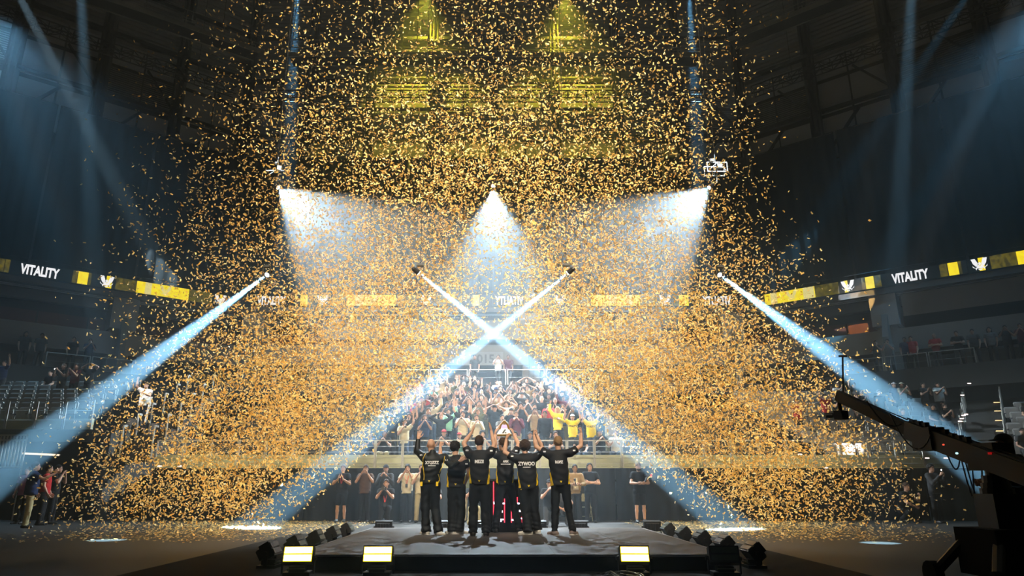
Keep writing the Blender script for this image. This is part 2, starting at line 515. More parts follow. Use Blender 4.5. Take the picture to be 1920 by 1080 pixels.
# ---- truss running round under the roof
def box_truss(name, label, cat, p, q, w, mtl, r=0.035, group=None, step=None):
    p, q = Vector(p), Vector(q)
    o = wthing(name, label, cat, tuple((p + q) / 2), group)
    d = (q - p).normalized(); sd = d.cross(Vector((0, 0, 1))).normalized() * (w / 2); up = Vector((0, 0, w / 2))
    ch = [sd + up, sd - up, -sd + up, -sd - up]
    for c in ch:
        MB().tube(p + c, q + c, r, 6).build('chord', mtl, o)
    L = (q - p).length; n = max(1, int(L / (step or w * 1.1)))
    l = MB()
    for i in range(n):
        a = p + d * (L * i / n); b = p + d * (L * (i + 1) / n)
        for u, v in ((0, 1), (2, 3), (0, 2), (1, 3)):
            s0, s1 = (ch[u], ch[v]) if i % 2 else (ch[v], ch[u])
            l.tube(a + s0, b + s1, r * .6, 4, cap=False)
        for u, v in ((0, 1), (2, 3), (0, 2)):
            l.tube(a + ch[u], a + ch[v], r * .6, 4, cap=False)
    l.build('lacing', mtl, o)
    return o
for k, lab in ((0, 'black box truss running under the roof along the blue lit splay'), (1, 'black box truss running across the far end under the roof'), (2, 'black box truss running under the roof along the dim splay')):
    a, b = seg_pts(k, 1.0, 0, 1)
    a, b = a.lerp(b, .03), b.lerp(a, .03)
    tr = box_truss('ring_truss', lab, 'truss', (a.x, a.y, 26.0), (b.x, b.y, 26.0), .55, STEEL, .04)
    for i in range(5):
        c = a.lerp(b, (i + .5) / 5)
        MB().tube((c.x, c.y, 26.25), (c.x, c.y, 38.5), .015, 4).build('hanger', STEEL, tr)
# ---- catwalks
CWM = mat('catwalk_paint', (0.28, 0.28, 0.25), 0.6)
def catwalk(p, q, label):
    p, q = Vector(p), Vector(q)
    o = wthing('catwalk', label, 'catwalk', tuple((p + q) / 2))
    d = (q - p).normalized(); s = d.cross(Vector((0, 0, 1))).normalized()
    MB().bar(p, q, 1.1, .12).build('deck', STEEL, o)
    L = (q - p).length; n = max(2, int(L / 1.9))
    for sgn in (-1, 1):
        e = s * (.55 * sgn)
        MB().bar(p + e + Vector((0, 0, .02)), q + e + Vector((0, 0, .02)), .05, .3).build('toe_board', CWM, o)
        for hh in (.55, 1.1):
            MB().tube(p + e + Vector((0, 0, hh)), q + e + Vector((0, 0, hh)), .025, 5).build('rail', CWM, o)
        for i in range(n + 1):
            a = p + d * (L * i / n) + e
            MB().tube(a, a + Vector((0, 0, 1.1)), .025, 5).build('post', CWM, o)
    for i in range(0, n + 1, 2):
        a = p + d * (L * i / n)
        MB().tube(a + Vector((0, 0, 1.1)), Vector((a.x, a.y, 38.5)), .02, 4).build('hanger', STEEL, o)
    return o
catwalk((-13.6, 39.3, 27.75), (12.9, 39.3, 27.75), 'steel catwalk with railings crossing the far end below the roof')
catwalk((-24.5, 32.2, 27.6), (-15.6, 38.6, 27.6), 'steel catwalk with railings under the roof of the blue lit splay')
catwalk((14.8, 38.4, 28.3), (21.5, 33.0, 28.3), 'steel catwalk with railings under the roof of the dim splay')
lu = wthing('louvre_unit', 'grey air handling louvre with four wide blades hung behind the catwalk', 'vent', (-3.0, 40.6, 28.0))
for i in range(4):
    MB().box((-3.0, 40.6, 27.9 + i * .62), (3.6, .5, .26)).build('blade', CWM, lu)
for s_ in (-1, 1):
    MB().box((-3.0 + 1.85 * s_, 40.7, 29.0), (.1, .5, 3.0)).build('side_plate', STEEL, lu)
MB().tube((-4.5, 40.7, 30.4), (-4.5, 40.7, 38.5), .02, 4).build('hanger', STEEL, lu)
MB().tube((-1.5, 40.7, 30.4), (-1.5, 40.7, 38.5), .02, 4).build('hanger', STEEL, lu)

# ------------------------------------------------------------------ LED ribbon
RZ0, RZ1 = 11.36, 12.05
LEDK = mat('led_black', (0.006, 0.006, 0.006), 0.5, emit=(0.0012, 0.004, 0.006), strength=1.0)
def led(name, col, st, var=0.0, sc=8):
    m = bpy.data.materials.new(name); m.use_nodes = True
    nt = m.node_tree; b = nt.nodes['Principled BSDF']
    b.inputs['Base Color'].default_value = (0.05, 0.05, 0.05, 1)
    b.inputs['Emission Strength'].default_value = st
    tc = nt.nodes.new('ShaderNodeTexCoord'); nz = nt.nodes.new('ShaderNodeTexNoise'); nz.inputs['Scale'].default_value = sc; nz.inputs['Detail'].default_value = 6
    rp = nt.nodes.new('ShaderNodeValToRGB')
    rp.color_ramp.elements[0].position = .38; rp.color_ramp.elements[1].position = .62
    rp.color_ramp.elements[0].color = tuple(c * (1 - var) for c in col) + (1,)
    rp.color_ramp.elements[1].color = tuple(col) + (1,)
    nt.links.new(tc.outputs['Object'], nz.inputs['Vector']); nt.links.new(nz.outputs['Fac'], rp.inputs['Fac'])
    nt.links.new(rp.outputs[0], b.inputs['Emission Color'])
    return m
LY = led('led_yellow', (0.95, 0.76, 0.01), 1.25, .18, 5)
LD = led('led_dim_yellow', (0.16, 0.13, 0.004), 0.9, .75, 6)
LW = led('led_white', (0.9, 0.92, 0.95), 1.2)
LP = led('led_pale_yellow', (0.9, 0.80, 0.30), 0.95, .1)
def on_ring(px, k):
    """plan point under the pixel column px of the ribbon's middle height on side k"""
    P = ring(0.0); a, b = P[k], P[k + 1]
    t = (b - a)
    z = (RZ0 + RZ1) / 2 - CAM_H
    # solve for the fraction f whose column is px
    lo, hi = 0.0, 1.0
    g = lambda f: (lambda p: VP_X + F_PX * p.x / (p.y * _c + z * _s))(a + t * f)
    for _ in range(40):
        mid = (lo + hi) / 2
        if g(mid) < px: lo = mid
        else: hi = mid
    return lo
ribbon = []
for k, lab in ((0, 'curved LED ribbon screen segment on the splay beside the blue light'), (1, 'long LED ribbon screen across the far end of the arena'), (2, 'LED ribbon screen segment on the dim splay above the seat rows')):
    a, b = seg_pts(k, 0.0, 0, 1)
    o = wthing('led_ribbon', lab, 'screen', ((a.x + b.x) / 2, (a.y + b.y) / 2, RZ0))
    ribbon.append(o)
    n = int(seg_len(k) / 2.0)
    for i in range(n):
        p, q = seg_pts(k, 0.0, i / n + .0004 + (.008 if i == 0 and k else 0), (i + 1) / n - .0004 - (.008 if i == n - 1 and k < 2 else 0)); t = (q - p).normalized(); nn = Vector((-t.y, t.x)) * .3
        MB().prism([(p.x, p.y, RZ0), (q.x, q.y, RZ0), (q.x + nn.x, q.y + nn.y, RZ0), (p.x + nn.x, p.y + nn.y, RZ0)], (0, 0, RZ1 - RZ0)).build('screen_panel', LEDK, o)
    # cap rail with short posts on top
    rl = MB(); t = (b - a).normalized()
    a_, b_ = a.lerp(b, .01), b.lerp(a, .01); rl.tube((a_.x, a_.y, RZ1 + .22), (b_.x, b_.y, RZ1 + .22), .018, 5)
    for i in range(n):
        p = a.lerp(b, (i + .5) / n)
        rl.tube((p.x, p.y, RZ1), (p.x, p.y, RZ1 + .22), .014, 4)
    rl.build('cap_rail', STEEL, o)
def plane_on(k, f):
    P = ring(0.0); a, b = P[k], P[k + 1]; t = (b - a).normalized(); n = Vector((t.y, -t.x))
    p = a.lerp(b, f)
    return p, t, n
def rib_rect(k, px0, px1, mt, z0=RZ0 + .01, z1=RZ1 - .01, e=.006, name='picture_block'):
    p, t, n = plane_on(k, on_ring(px0, k)); q, _, _ = plane_on(k, on_ring(px1, k))
    pts = [(p.x + n.x * e, p.y + n.y * e, z0), (q.x + n.x * e, q.y + n.y * e, z0), (q.x + n.x * e, q.y + n.y * e, z1), (p.x + n.x * e, p.y + n.y * e, z1)]
    m = MB(); m.add(pts, [(0, 1, 2, 3)]); return m.build(name, mt, ribbon[k])
def rib_polys(k, px, polys, mt, sc=1.0, e=.012, name='emblem'):
    p, t, n = plane_on(k, on_ring(px, k)); zc = (RZ0 + RZ1) / 2
    m = MB()
    for poly in polys:
        m.add([(p.x + t.x * u * sc + n.x * e, p.y + t.y * u * sc + n.y * e, zc + v * sc) for u, v in poly], [tuple(range(len(poly)))])
    return m.build(name, mt, ribbon[k])
WING = [(-.50, .46), (-.24, .46), (-.10, .08), (-.22, -.16), (-.40, .08)]
EMB = [WING, [(-x, y) for x, y in WING][::-1],
       [(0, .20), (.10, .06), (0, -.10), (-.10, .06)],
       [(-.12, .02), (-.02, -.12), (0, -.16), (.02, -.12), (.12, .02), (.22, -.20), (.30, -.28), (.26, -.42), (.20, -.28), (-.20, -.28), (-.26, -.42), (-.30, -.28), (-.22, -.20)],
       [(-.46, -.02), (-.40, -.14), (-.28, -.24), (-.30, -.26), (-.44, -.18)], [(.46, -.02), (.44, -.18), (.30, -.26), (.28, -.24), (.40, -.14)],
       [(-.14, -.33), (.14, -.33), (.10, -.42), (-.10, -.42)]]
def rib_text(k, px, mirror=False):
    p, t, n = plane_on(k, on_ring(px, k))
    me = text_mesh('VITALITY', .50, .006, .028, .58, mirror)
    me.materials.append(LW)
    o = mesh_obj('lettering', me, ribbon[k])
    o.location = Vector((p.x + n.x * .02, p.y + n.y * .02, (RZ0 + RZ1) / 2)) - Vector(ribbon[k]['_org'])
    o.rotation_euler = (0, 0, math.atan2(t.y, t.x))
# left splay
for a_, b_, mt in ((-30, 8, LD), (9, 18, LD), (136, 145, LD), (146, 165, LY), (166, 171, LD), (217, 256, LD), (256, 354, LY), (272, 284, LP), (354, 398, LD), (199, 210, LY), (412, 418, LY), (430, 447, LY)):
    rib_rect(0, a_, b_, mt, e=.009 if mt is LP else .006)
rib_text(0, 75)
for x in (200, 413): rib_polys(0, x, EMB, LW, .68)
rib_polys(0, 310, EMB, LP, .62)
# far end
for a_, b_, mt in ((563, 577, LY), (578, 586, LD), (622, 648, LD), (650, 742, LY), (666, 680, LP), (744, 782, LD), (818, 838, LD), (886, 899, LY), (1012, 1030, LD), (1066, 1106, LD), (1108, 1200, LY),
                   (1174, 1186, LP), (1202, 1232, LD), (1273, 1291, LY), (1264, 1271, LD), (1400, 1418, LD)):
    rib_rect(1, a_, b_, mt, e=.009 if mt is LP else .006)
rib_text(1, 509); rib_text(1, 955, True); rib_text(1, 1344, True)
for x in (605, 799, 1050, 1247): rib_polys(1, x, EMB, LW, .68)
for x in (700, 1148): rib_polys(1, x, EMB, LP, .62)
# right splay
for a_, b_, mt in ((1434, 1528, LY), (1445, 1457, LP), (1506, 1526, LP), (1528, 1573, LD), (1583, 1590, LY), (1616, 1622, LD), (1623, 1639, LY), (1640, 1652, LD), (1762, 1776, LD), (1778, 1797, LY), (1798, 1803, LD),
                   (1835, 1846, LY), (1857, 1907, LD), (1907, 1990, LY)):
    rib_rect(2, a_, b_, mt, e=.009 if mt is LP else .006)
rib_text(2, 1706)
for x in (1590, 1837): rib_polys(2, x, EMB, LW, .68)
rib_polys(2, 1484, EMB, LP, .62)
# ================================================================== CONFETTI
CGX_L = [50, 150, 250, 350, 450, 550, 650, 750, 850, 925, 1000, 1100, 1200, 1300, 1400, 1500, 1600, 1700, 1800]
CGY = [-60, 30, 130, 230, 330, 430, 530, 630, 730, 830, 930, 1000]
CGD = np.array([
 [0, 0, .02, .10, .16, .2, .3, .35, .45, .5, .45, .35, .3, .2, .16, .03, 0, 0, 0],
 [0, 0, .03, .10, .16, .2, .25, .3, .38, .42, .38, .3, .25, .2, .16, .04, 0, 0, 0],
 [0, .02, .06, .14, .25, .33, .4, .45, .52, .58, .52, .45, .4, .33, .2, .04, 0, 0, 0],
 [0, .02, .05, .2, .45, .6, .65, .8, .9, .95, .9, .8, .65, .6, .3, .02, 0, 0, 0],
 [0, .02, .08, .25, .5, .6, .7, .9, 1.1, 1.1, 1.1, .9, .7, .6, .3, 0, 0, 0, 0],
 [0, .02, .08, .25, .55, .75, .8, 1.0, 1.0, .45, 1.0, 1.0, .8, .75, .4, .03, 0, 0, 0],
 [0, .03, .1, .3, .6, .9, 1.1, 1.4, 1.05, .2, 1.05, 1.4, 1.1, .95, .6, .2, 0, 0, 0],
 [0, .03, .12, .4, .9, 1.3, 1.6, 1.7, 1.1, .06, 1.1, 1.7, 1.6, 1.3, 1.0, .4, .03, 0, 0],
 [0, .03, .2, .7, 1.3, 1.7, 2.0, 1.7, .12, 0, .2, 1.6, 2.0, 1.7, 1.3, .7, .1, 0, 0],
 [0, .06, .5, .9, 1.4, 1.7, 1.4, .16, 0, 0, 0, .2, 1.4, 1.7, 1.4, .9, .4, .03, 0],
 [0, .15, .7, 1.0, 1.3, .95, .12, 0, 0, 0, 0, 0, .15, .95, 1.3, 1.0, .6, .03, 0],
 [0, .1, .3, .4, .4, .1, 0, 0, 0, 0, 0, 0, 0, .1, .4, .4, .25, .03, 0]])
# world density map: columns in X, rows in Z at the cloud's middle depth
CY0 = 18.6
_gx = np.array([at_y(x, 700, CY0).x * (at_y(0, 700, CY0).y / CY0) for x in CGX_L])
_gz = np.array([at_y(938, y, CY0).z for y in CGY])
nrs = np.random.RandomState(11)
_vt, _vb = at_y(930, 615, CY0), at_y(1170, 840, CY0)
_VZ, _VX = _vt.z, _vt.x
_VS = (_vb.x - _vt.x) / (_vt.z - _vb.z)
def conf_density(X, Z):
    ix = np.clip(np.searchsorted(_gx, X) - 1, 0, len(_gx) - 2); iz = np.clip(np.searchsorted(-_gz, -Z) - 1, 0, len(_gz) - 2)
    fx = np.clip((X - _gx[ix]) / (_gx[ix + 1] - _gx[ix]), 0, 1); fz = np.clip((Z - _gz[iz]) / (_gz[iz + 1] - _gz[iz]), 0, 1)
    D = CGD
    # the jets blow outwards: a clear wedge stays open over the stage
    ap = np.clip(_VZ - Z, 0, None) * _VS
    void = np.where(Z > _VZ, 1.0, np.clip((np.abs(X - _VX) - ap + .25) / .55, 0, 1))
    return void * ( (D[iz, ix] * (1 - fx) + D[iz, ix + 1] * fx) * (1 - fz) + (D[iz + 1, ix] * (1 - fx) + D[iz + 1, ix + 1] * fx) * fz)
def rot_rand(n):
    q = nrs.normal(size=(n, 4)); q /= np.linalg.norm(q, axis=1)[:, None]
    w, x, y, z = q.T
    return np.stack([np.stack([1 - 2 * (y * y + z * z), 2 * (x * y - z * w), 2 * (x * z + y * w)], -1),
                     np.stack([2 * (x * y + z * w), 1 - 2 * (x * x + z * z), 2 * (y * z - x * w)], -1),
                     np.stack([2 * (x * z - y * w), 2 * (y * z + x * w), 1 - 2 * (x * x + y * y)], -1)], 1)
CL, CWD = 0.078, 0.030
def conf_mesh(name, pos, rot, size, matr):
    n = len(pos)
    bend = nrs.uniform(-.6, .6, n)
    cb, sb = np.cos(bend), np.sin(bend)
    t = np.zeros((n, 6, 3))
    for j, s in enumerate((-1, 1)):
        t[:, j * 2 + 0] = np.stack([s * cb * .5, np.full(n, -.5), sb * .5], -1)
        t[:, j * 2 + 1] = np.stack([s * cb * .5, np.full(n, .5), sb * .5], -1)
    t[:, 4] = [0, -.5, 0]; t[:, 5] = [0, .5, 0]
    t[..., 0] *= CL; t[..., 2] *= CL; t[..., 1] *= CWD
    t *= size[:, None, None]
    v = np.einsum('nij,nkj->nki', rot, t) + pos[:, None, :]
    me = bpy.data.meshes.new(name)
    me.vertices.add(n * 6); me.vertices.foreach_set('co', v.reshape(-1).astype(np.float32))
    base = (np.arange(n) * 6)[:, None]
    quads = (np.array([[0, 4, 5, 1, 4, 2, 3, 5]]) + base).reshape(-1)
    me.loops.add(n * 8); me.loops.foreach_set('vertex_index', quads.astype(np.int32))
    me.polygons.add(n * 2); me.polygons.foreach_set('loop_start', (np.arange(n * 2) * 4).astype(np.int32))
    me.update(calc_edges=True)
    ca = me.color_attributes.new('tint', 'FLOAT_COLOR', 'POINT')
    tv = nrs.uniform(0, 1, n).repeat(6)
    ca.data.foreach_set('color', np.stack([tv, tv, tv, np.ones_like(tv)], -1).reshape(-1).astype(np.float32))
    me.materials.append(matr)
    return me
# gold foil: diffuse gold, light passing through, some gloss
cm = bpy.data.materials.new('gold_foil'); cm.use_nodes = True
nt = cm.node_tree; b = nt.nodes['Principled BSDF']
at = nt.nodes.new('ShaderNodeAttribute'); at.attribute_name = 'tint'
rp = nt.nodes.new('ShaderNodeValToRGB')
rp.color_ramp.elements[0].color = (0.80, 0.43, 0.085, 1); rp.color_ramp.elements[1].color = (0.97, 0.76, 0.34, 1)
nt.links.new(at.outputs['Fac'], rp.inputs['Fac'])
nt.links.new(rp.outputs[0], b.inputs['Base Color'])
b.inputs['Roughness'].default_value = 0.45; b.inputs['Metallic'].default_value = 0.0
tl = nt.nodes.new('ShaderNodeBsdfTranslucent'); nt.links.new(rp.outputs[0], tl.inputs['Color'])
ms = nt.nodes.new('ShaderNodeMixShader'); ms.inputs[0].default_value = 0.4
nt.links.new(b.outputs[0], ms.inputs[1]); nt.links.new(tl.outputs[0], ms.inputs[2])
nt.links.new(ms.outputs[0], nt.nodes['Material Output'].inputs['Surface'])
NTRY = 540000
X = nrs.uniform(_gx[0], _gx[-1], NTRY); Z = nrs.uniform(0.05, _gz[0], NTRY)
Y = nrs.normal(18.8, 1.15, NTRY) - .24 * np.clip(Z - 5.5, 0, None)
Y = np.clip(Y, 11.0 + np.clip(5.4 - .5 * np.clip(Z - 4, 0, None), 0, None), 22.5)
# gentle curls and clumps so the cloud is not even
cl_ = 1 + .35 * np.sin(X * 1.9 + 1.7 * np.sin(Z * 1.1)) * np.sin(Z * 2.3 + X * .8 + Y)
# the cloud widens with distance
dd = conf_density(X * CY0 / Y, CAM_H + (Z - CAM_H) * CY0 / Y) * np.where(Z > 8, (Y / CY0) ** 2 * np.interp(Z, [8, 14, 20], [1, .85, .6]), 1)
keep = nrs.uniform(0, 2.9, NTRY) < dd * cl_ * np.where(dd > .9, 1.3, 1.05)
# in front of the cloud: fewer and nearer pieces high up
pos = np.stack([X, Y, Z], -1)[keep]
nf = 700
xf = nrs.uniform(-6, 6, nf); yf = nrs.uniform(9.0, 13.5, nf); zf = nrs.uniform(4.5, 12, nf)
kf = nrs.uniform(0, 1, nf) < np.exp(-(xf / 3.6) ** 2) * .8
pos = np.concatenate([pos, np.stack([xf, yf, zf], -1)[kf]])
# confetti thinned out of the four beam paths so their light stays unblocked
kb = np.ones(len(pos), bool)
for _p, _t, _w in HEAD_BEAM:
    p_ = np.array(_p); d_ = np.array(_t) - p_; L_ = np.linalg.norm(d_); d_ = d_ / L_
    s_ = np.clip((pos - p_) @ d_, 0, L_)
    r_ = np.linalg.norm(pos - (p_ + s_[:, None] * d_), axis=1)
    kb &= ~((r_ < .22 + s_ * .058) & (nrs.uniform(size=len(pos)) < np.where(s_ < L_ - .8, .985, .85)))
pos = pos[kb]
size = nrs.uniform(.85, 1.12, len(pos))
# keep the air round the six players, the stage front and the lens clear
clear = (pos[:, 1] < 15.5) & (pos[:, 2] < 2.6) & (np.abs(pos[:, 0]) < 2.6)
pos, size = pos[~clear], size[~clear]
order = np.argsort(pos[:, 1])
pos, size = pos[order], size[order]
NIND = 300
cf = mesh_obj('confetti', conf_mesh('confetti', pos[NIND:], rot_rand(len(pos) - NIND), size[NIND:], cm))
cf['kind'] = 'stuff'; cf['label'] = 'dense cloud of gold foil confetti falling over the arena'; cf['category'] = 'confetti'
protos = [conf_mesh('confetti_strip', np.zeros((1, 3)), np.eye(3)[None], np.ones(1), cm) for _ in range(6)]
rr = rot_rand(NIND)
for i in range(NIND):
    o = bpy.data.objects.new('confetti_strip', protos[i % 6])
    o.location = pos[i]; o.rotation_euler = Matrix(rr[i].tolist()).to_euler()
    COL.objects.link(o)
    o['label'] = 'single gold foil confetti strip floating high above the stage'; o['category'] = 'confetti'; o['group'] = 'nearest confetti strips in the air'
# litter on the floor either side of the stage
n = 9000
xl = np.where(nrs.uniform(size=n) < .5, -1, 1) * np.abs(nrs.normal(7.2, 2.0, n)); yl = 15 + 9.2 * nrs.beta(1.8, 1.2, n)
k_ = (np.abs(xl) > 3.9) & (np.abs(xl) < 12)
pl = np.stack([xl, yl, np.full(n, .006) + nrs.uniform(0, .012, n)], -1)[k_]
rz = nrs.uniform(0, 2 * np.pi, len(pl)); rl_ = np.zeros((len(pl), 3, 3)); rl_[:, 0, 0] = np.cos(rz); rl_[:, 0, 1] = -np.sin(rz); rl_[:, 1, 0] = np.sin(rz); rl_[:, 1, 1] = np.cos(rz); rl_[:, 2, 2] = 1
lt = mesh_obj('confetti_litter', conf_mesh('confetti_litter', pl, rl_, nrs.uniform(.85, 1.12, len(pl)), cm))
lt['kind'] = 'stuff'; lt['label'] = 'gold confetti lying on the arena floor beside the stage'; lt['category'] = 'confetti'
# ================================================================== STAGE AND GEAR
SX0, SX1, SY0, SY1, SZ = -2.86, 3.17, 10.12, 16.31, 0.22
cpm = mat('black_carpet', (0.012, 0.011, 0.010), 0.9, var=0.4, scale=2.2, bump=0.1, spec=0.15)
cp = MB().prism([(-4.95, 3.0, 0.0), (4.8, 3.0, 0.0), (4.8, 17.6, 0.0), (-4.95, 17.6, 0.0)], (0, 0, 0.012)).build('floor_carpet', cpm, kind='structure')
stg = wthing('stage', 'low square black stage the six players stand on', 'stage', ((SX0 + SX1) / 2, (SY0 + SY1) / 2, 0))
deckm = mat('stage_deck', (0.075, 0.068, 0.066), 0.62, var=0.35, scale=1.6, bump=0.12, spec=0.3)
NDX, NDY = 5, 5
for i in range(NDX):
    for j in range(NDY):
        x0 = SX0 + .02 + (SX1 - SX0 - .04) * i / NDX; x1 = SX0 + .02 + (SX1 - SX0 - .04) * (i + 1) / NDX
        y0 = SY0 + .02 + (SY1 - SY0 - .04) * j / NDY; y1 = SY0 + .02 + (SY1 - SY0 - .04) * (j + 1) / NDY
        MB().box(((x0 + x1) / 2, (y0 + y1) / 2, SZ - .03), (x1 - x0 - .003, y1 - y0 - .003, .06)).build('deck_panel', deckm, stg)
trm = mat('stage_edge_strip', (0.55, 0.54, 0.56), 0.4)
cx_, cy_ = (SX0 + SX1) / 2, (SY0 + SY1) / 2
for c, s in (((cx_, SY0 + .008, SZ - .012), (SX1 - SX0, .016, .03)), ((cx_, SY1 - .008, SZ - .012), (SX1 - SX0, .016, .03)), ((SX0 + .008, cy_, SZ - .012), (.016, SY1 - SY0 - .034, .03)), ((SX1 - .008, cy_, SZ - .012), (.016, SY1 - SY0 - .034, .03))):
    MB().box(c, s).build('edge_strip', trm, stg)
for c, s in (((cx_, SY0 + .02, .096), (SX1 - SX0 - .04, .02, .19)), ((cx_, SY1 - .02, .096), (SX1 - SX0 - .04, .02, .19)), ((SX0 + .02, cy_, .096), (.02, SY1 - SY0 - .09, .19)), ((SX1 - .02, cy_, .096), (.02, SY1 - SY0 - .09, .19))):
    MB().box(c, s).build('skirt', BLACKM, stg)

# ---- strobe blinders
BARL = mat('blinder_bar_lit', (0.9, 0.8, 0.3), emit=(1.0, 0.86, 0.42), strength=7.0)
BARR = mat('blinder_rim_lit', (0.8, 0.6, 0.02), emit=(1.0, 0.74, 0.01), strength=2.2)
BARU = mat('blinder_bar_off', (0.07, 0.085, 0.07), 0.25)
def blinder(label, loc, rz, lit, group=None, tilt=18, cat='stage light'):
    o = thing('strobe_light', label, cat, loc, rz, group)
    MB().box((0, 0, .02), (.34, .26, .04)).build('base', BLACK, o)
    MB().box((0, -.01, .075), (.20, .2, .07)).build('base', BLACK, o)
    for s in (-1, 1):
        a = MB(); a.box((s * .205, 0, .12), (.014, .06, .22)); a.tube((s * .20, 0, .20), (s * .235, 0, .20), .028, 10)
        a.build('yoke_arm', BLACK, o)
    m = Matrix.Rotation(R(-tilt), 3, 'X')
    hc = Vector((0, 0, .235))
    q = lambda p: tuple(m @ Vector(p) + hc)
    h = MB(); h.box(hc, (.385, .15, .215), mtx=m)
    h.box(q((0, .10, 0)), (.30, .07, .15), mtx=m)
    h.build('housing', BLACK, o)
    for k in range(5):
        MB().box(q((-.12 + .06 * k, .145, 0)), (.012, .03, .14), mtx=m).build('cooling_fin', BLACK, o)
    for s in (-1, 1):
        MB().box(q((0, -.077, s * .048)), (.362, .008, .088), mtx=m).build('bar_rim', BARR if lit else BLACK, o)
        MB().box(q((0, -.083, s * .048)), (.345, .008, .074), mtx=m).build('light_bar', BARL if lit else BARU, o)
    hd = MB(); hd.bar((-.11, -.14, .085), (.11, -.14, .085), .014); hd.bar((-.11, -.14, .085), (-.11, -.1, .06), .014); hd.bar((.11, -.14, .085), (.11, -.1, .06), .014)
    hd.build('handle', mat('handle_metal', (0.16, 0.18, 0.12), 0.35, 0.5), o)
    return o
def xat(px, py, Y): return at_y(px, py, Y).x
YB = 9.72
blinder('lit yellow strobe light at the front corner of the stage beside the unlit row', (xat(560, 1050, YB), YB, .012), R(5), True)
blinder('lit yellow strobe light at the stage front before the bald player', (xat(709, 1050, YB), YB, .012), R(2), True)
blinder('lit yellow strobe light at the stage front beside the loose cables', (xat(1189, 1050, YB), YB, .012), R(-2), True)
blinder('unlit strobe light with two dark bars at the stage corner nearest the crane', (xat(1357, 1050, YB), YB, .012), R(-5), False)
for i, y in enumerate((10.55, 11.85, 13.15, 14.45, 15.75)):
    blinder('unlit black strobe light on the flag waver side of the stage, %s from front' % ORD[i], (-3.28, y, .012), R(90), False, 'strobe lights along the stage sides', 30)
    blinder('unlit black strobe light on the crane side of the stage, %s from front' % ORD[i], (3.60, y, .012), R(-90), False, 'strobe lights along the stage sides', 52)
for i, (px, lab) in enumerate(((720, 'unlit black strobe light behind the stage under the photographer'), (838, 'unlit black strobe light behind the stage between the bald and black-haired players'), (897, 'unlit black strobe light seen between the legs of the tallest clapping player'),
                               (1008, 'unlit black strobe light behind the stage beside the trophy plinth'), (1085, 'unlit black strobe light behind the stage before the folding chair'), (1222, 'unlit black strobe light at the rear stage corner before the camera operator'))):
    blinder(lab, (xat(px, 985, 16.75), 16.75, .012), R(180), False, 'strobe lights behind the stage', 10)

# ---- loose cables before the stage front
cbm = mat('cable_grey', (0.35, 0.37, 0.36), 0.5)
cb = wthing('cable_bundle', 'tangle of pale cables lying on the floor before the stage front', 'cable', (1.42, 9.45, .012))
rr2 = random.Random(3)
for i in range(7):
    x = 1.22 + .06 * i
    pts = []
    for j in range(9):
        t = j / 8
        pts.append((x + .26 * t + .05 * math.sin(t * 5 + i), 9.66 - .75 * t, .022 + .05 * math.sin(PI * t) * (1 + .6 * math.sin(i * 2.1))))
    MB().path(pts, .009, 6).build('cable', cbm if i % 3 else BLACK, cb, smooth=True)

# ---- trophy plinth with red light lines
pl_ = wthing('trophy_plinth', 'black trophy plinth with red light lines and white light dots', 'plinth', (0.22, 15.0, SZ))
REDL = mat('red_light_line', (0.5, 0.02, 0.04), emit=(1.0, 0.05, 0.09), strength=1.5)
WHL = mat('white_light_dot', (0.9, 0.85, 1.0), emit=(0.9, 0.82, 1.0), strength=1.6)
PX0, PX1, PY = -.32, .66, 14.85
MB().box((.17, 15.1, SZ + .5), (.98, .5, 1.0)).build('body', mat('gloss_black', (0.008, 0.008, 0.009), 0.2), pl_)
MB().box((.17, 15.1, SZ + 1.02), (1.04, .56, .04)).build('top', BLACK, pl_)
def pline(px, y0, y1):
    a = at_y(px, y0, PY - .012); b = at_y(px, y1, PY - .012)
    MB().bar((a.x, PY - .006, a.z), (b.x, PY - .006, b.z), .022, .012).build('light_line', REDL, pl_)
for px, y0, y1 in ((925.5, 903, 968), (946, 935, 980), (959, 950, 980), (970, 932, 945), (979, 960, 980)): pline(px, y0, y1)
for px, py, w, h in ((927, 943, .04, .05), (944, 944, .05, .03), (941, 959, .04, .04), (941, 974, .08, .025), (939, 977, .04, .025), (961, 975, .045, .035), (972, 944, .05, .03), (975, 958, .04, .04), (978, 972, .045, .025)):
    p = at_y(px, py, PY); MB().box((p.x, PY - .01, p.z), (w, .012, h)).build('light_dot', WHL, pl_)

# ---- folding chair by the drape
ch = thing('folding_chair', 'beige metal folding chair against the black drape behind the man with crossed arms', 'chair', (xat(1097, 975, 23.9), 23.9, 0), R(8))
chm = mat('chair_beige', (0.42, 0.38, 0.20), 0.5)
MB().box((0, 0, .45), (.40, .40, .025)).build('seat', chm, ch)
bk = MB(); bk.prism([(-.20, .22, .62), (.20, .22, .62), (.20, .235, .80), (.14, .24, .87), (-.14, .24, .87), (-.20, .235, .80)], (0, .02, 0)); bk.build('backrest', chm, ch)
for s in (-1, 1):
    MB().tube((s * .21, .24, .85), (s * .21, -.18, 0.012), .012, 6).build('leg', chm, ch)
    MB().tube((s * .19, -.16, .45), (s * .19, .24, 0.012), .012, 6).build('leg', chm, ch)
    MB().tube((-.2, -.1 * s, .16), (.2, -.1 * s, .16), .008, 6).build('stretcher', chm, ch)

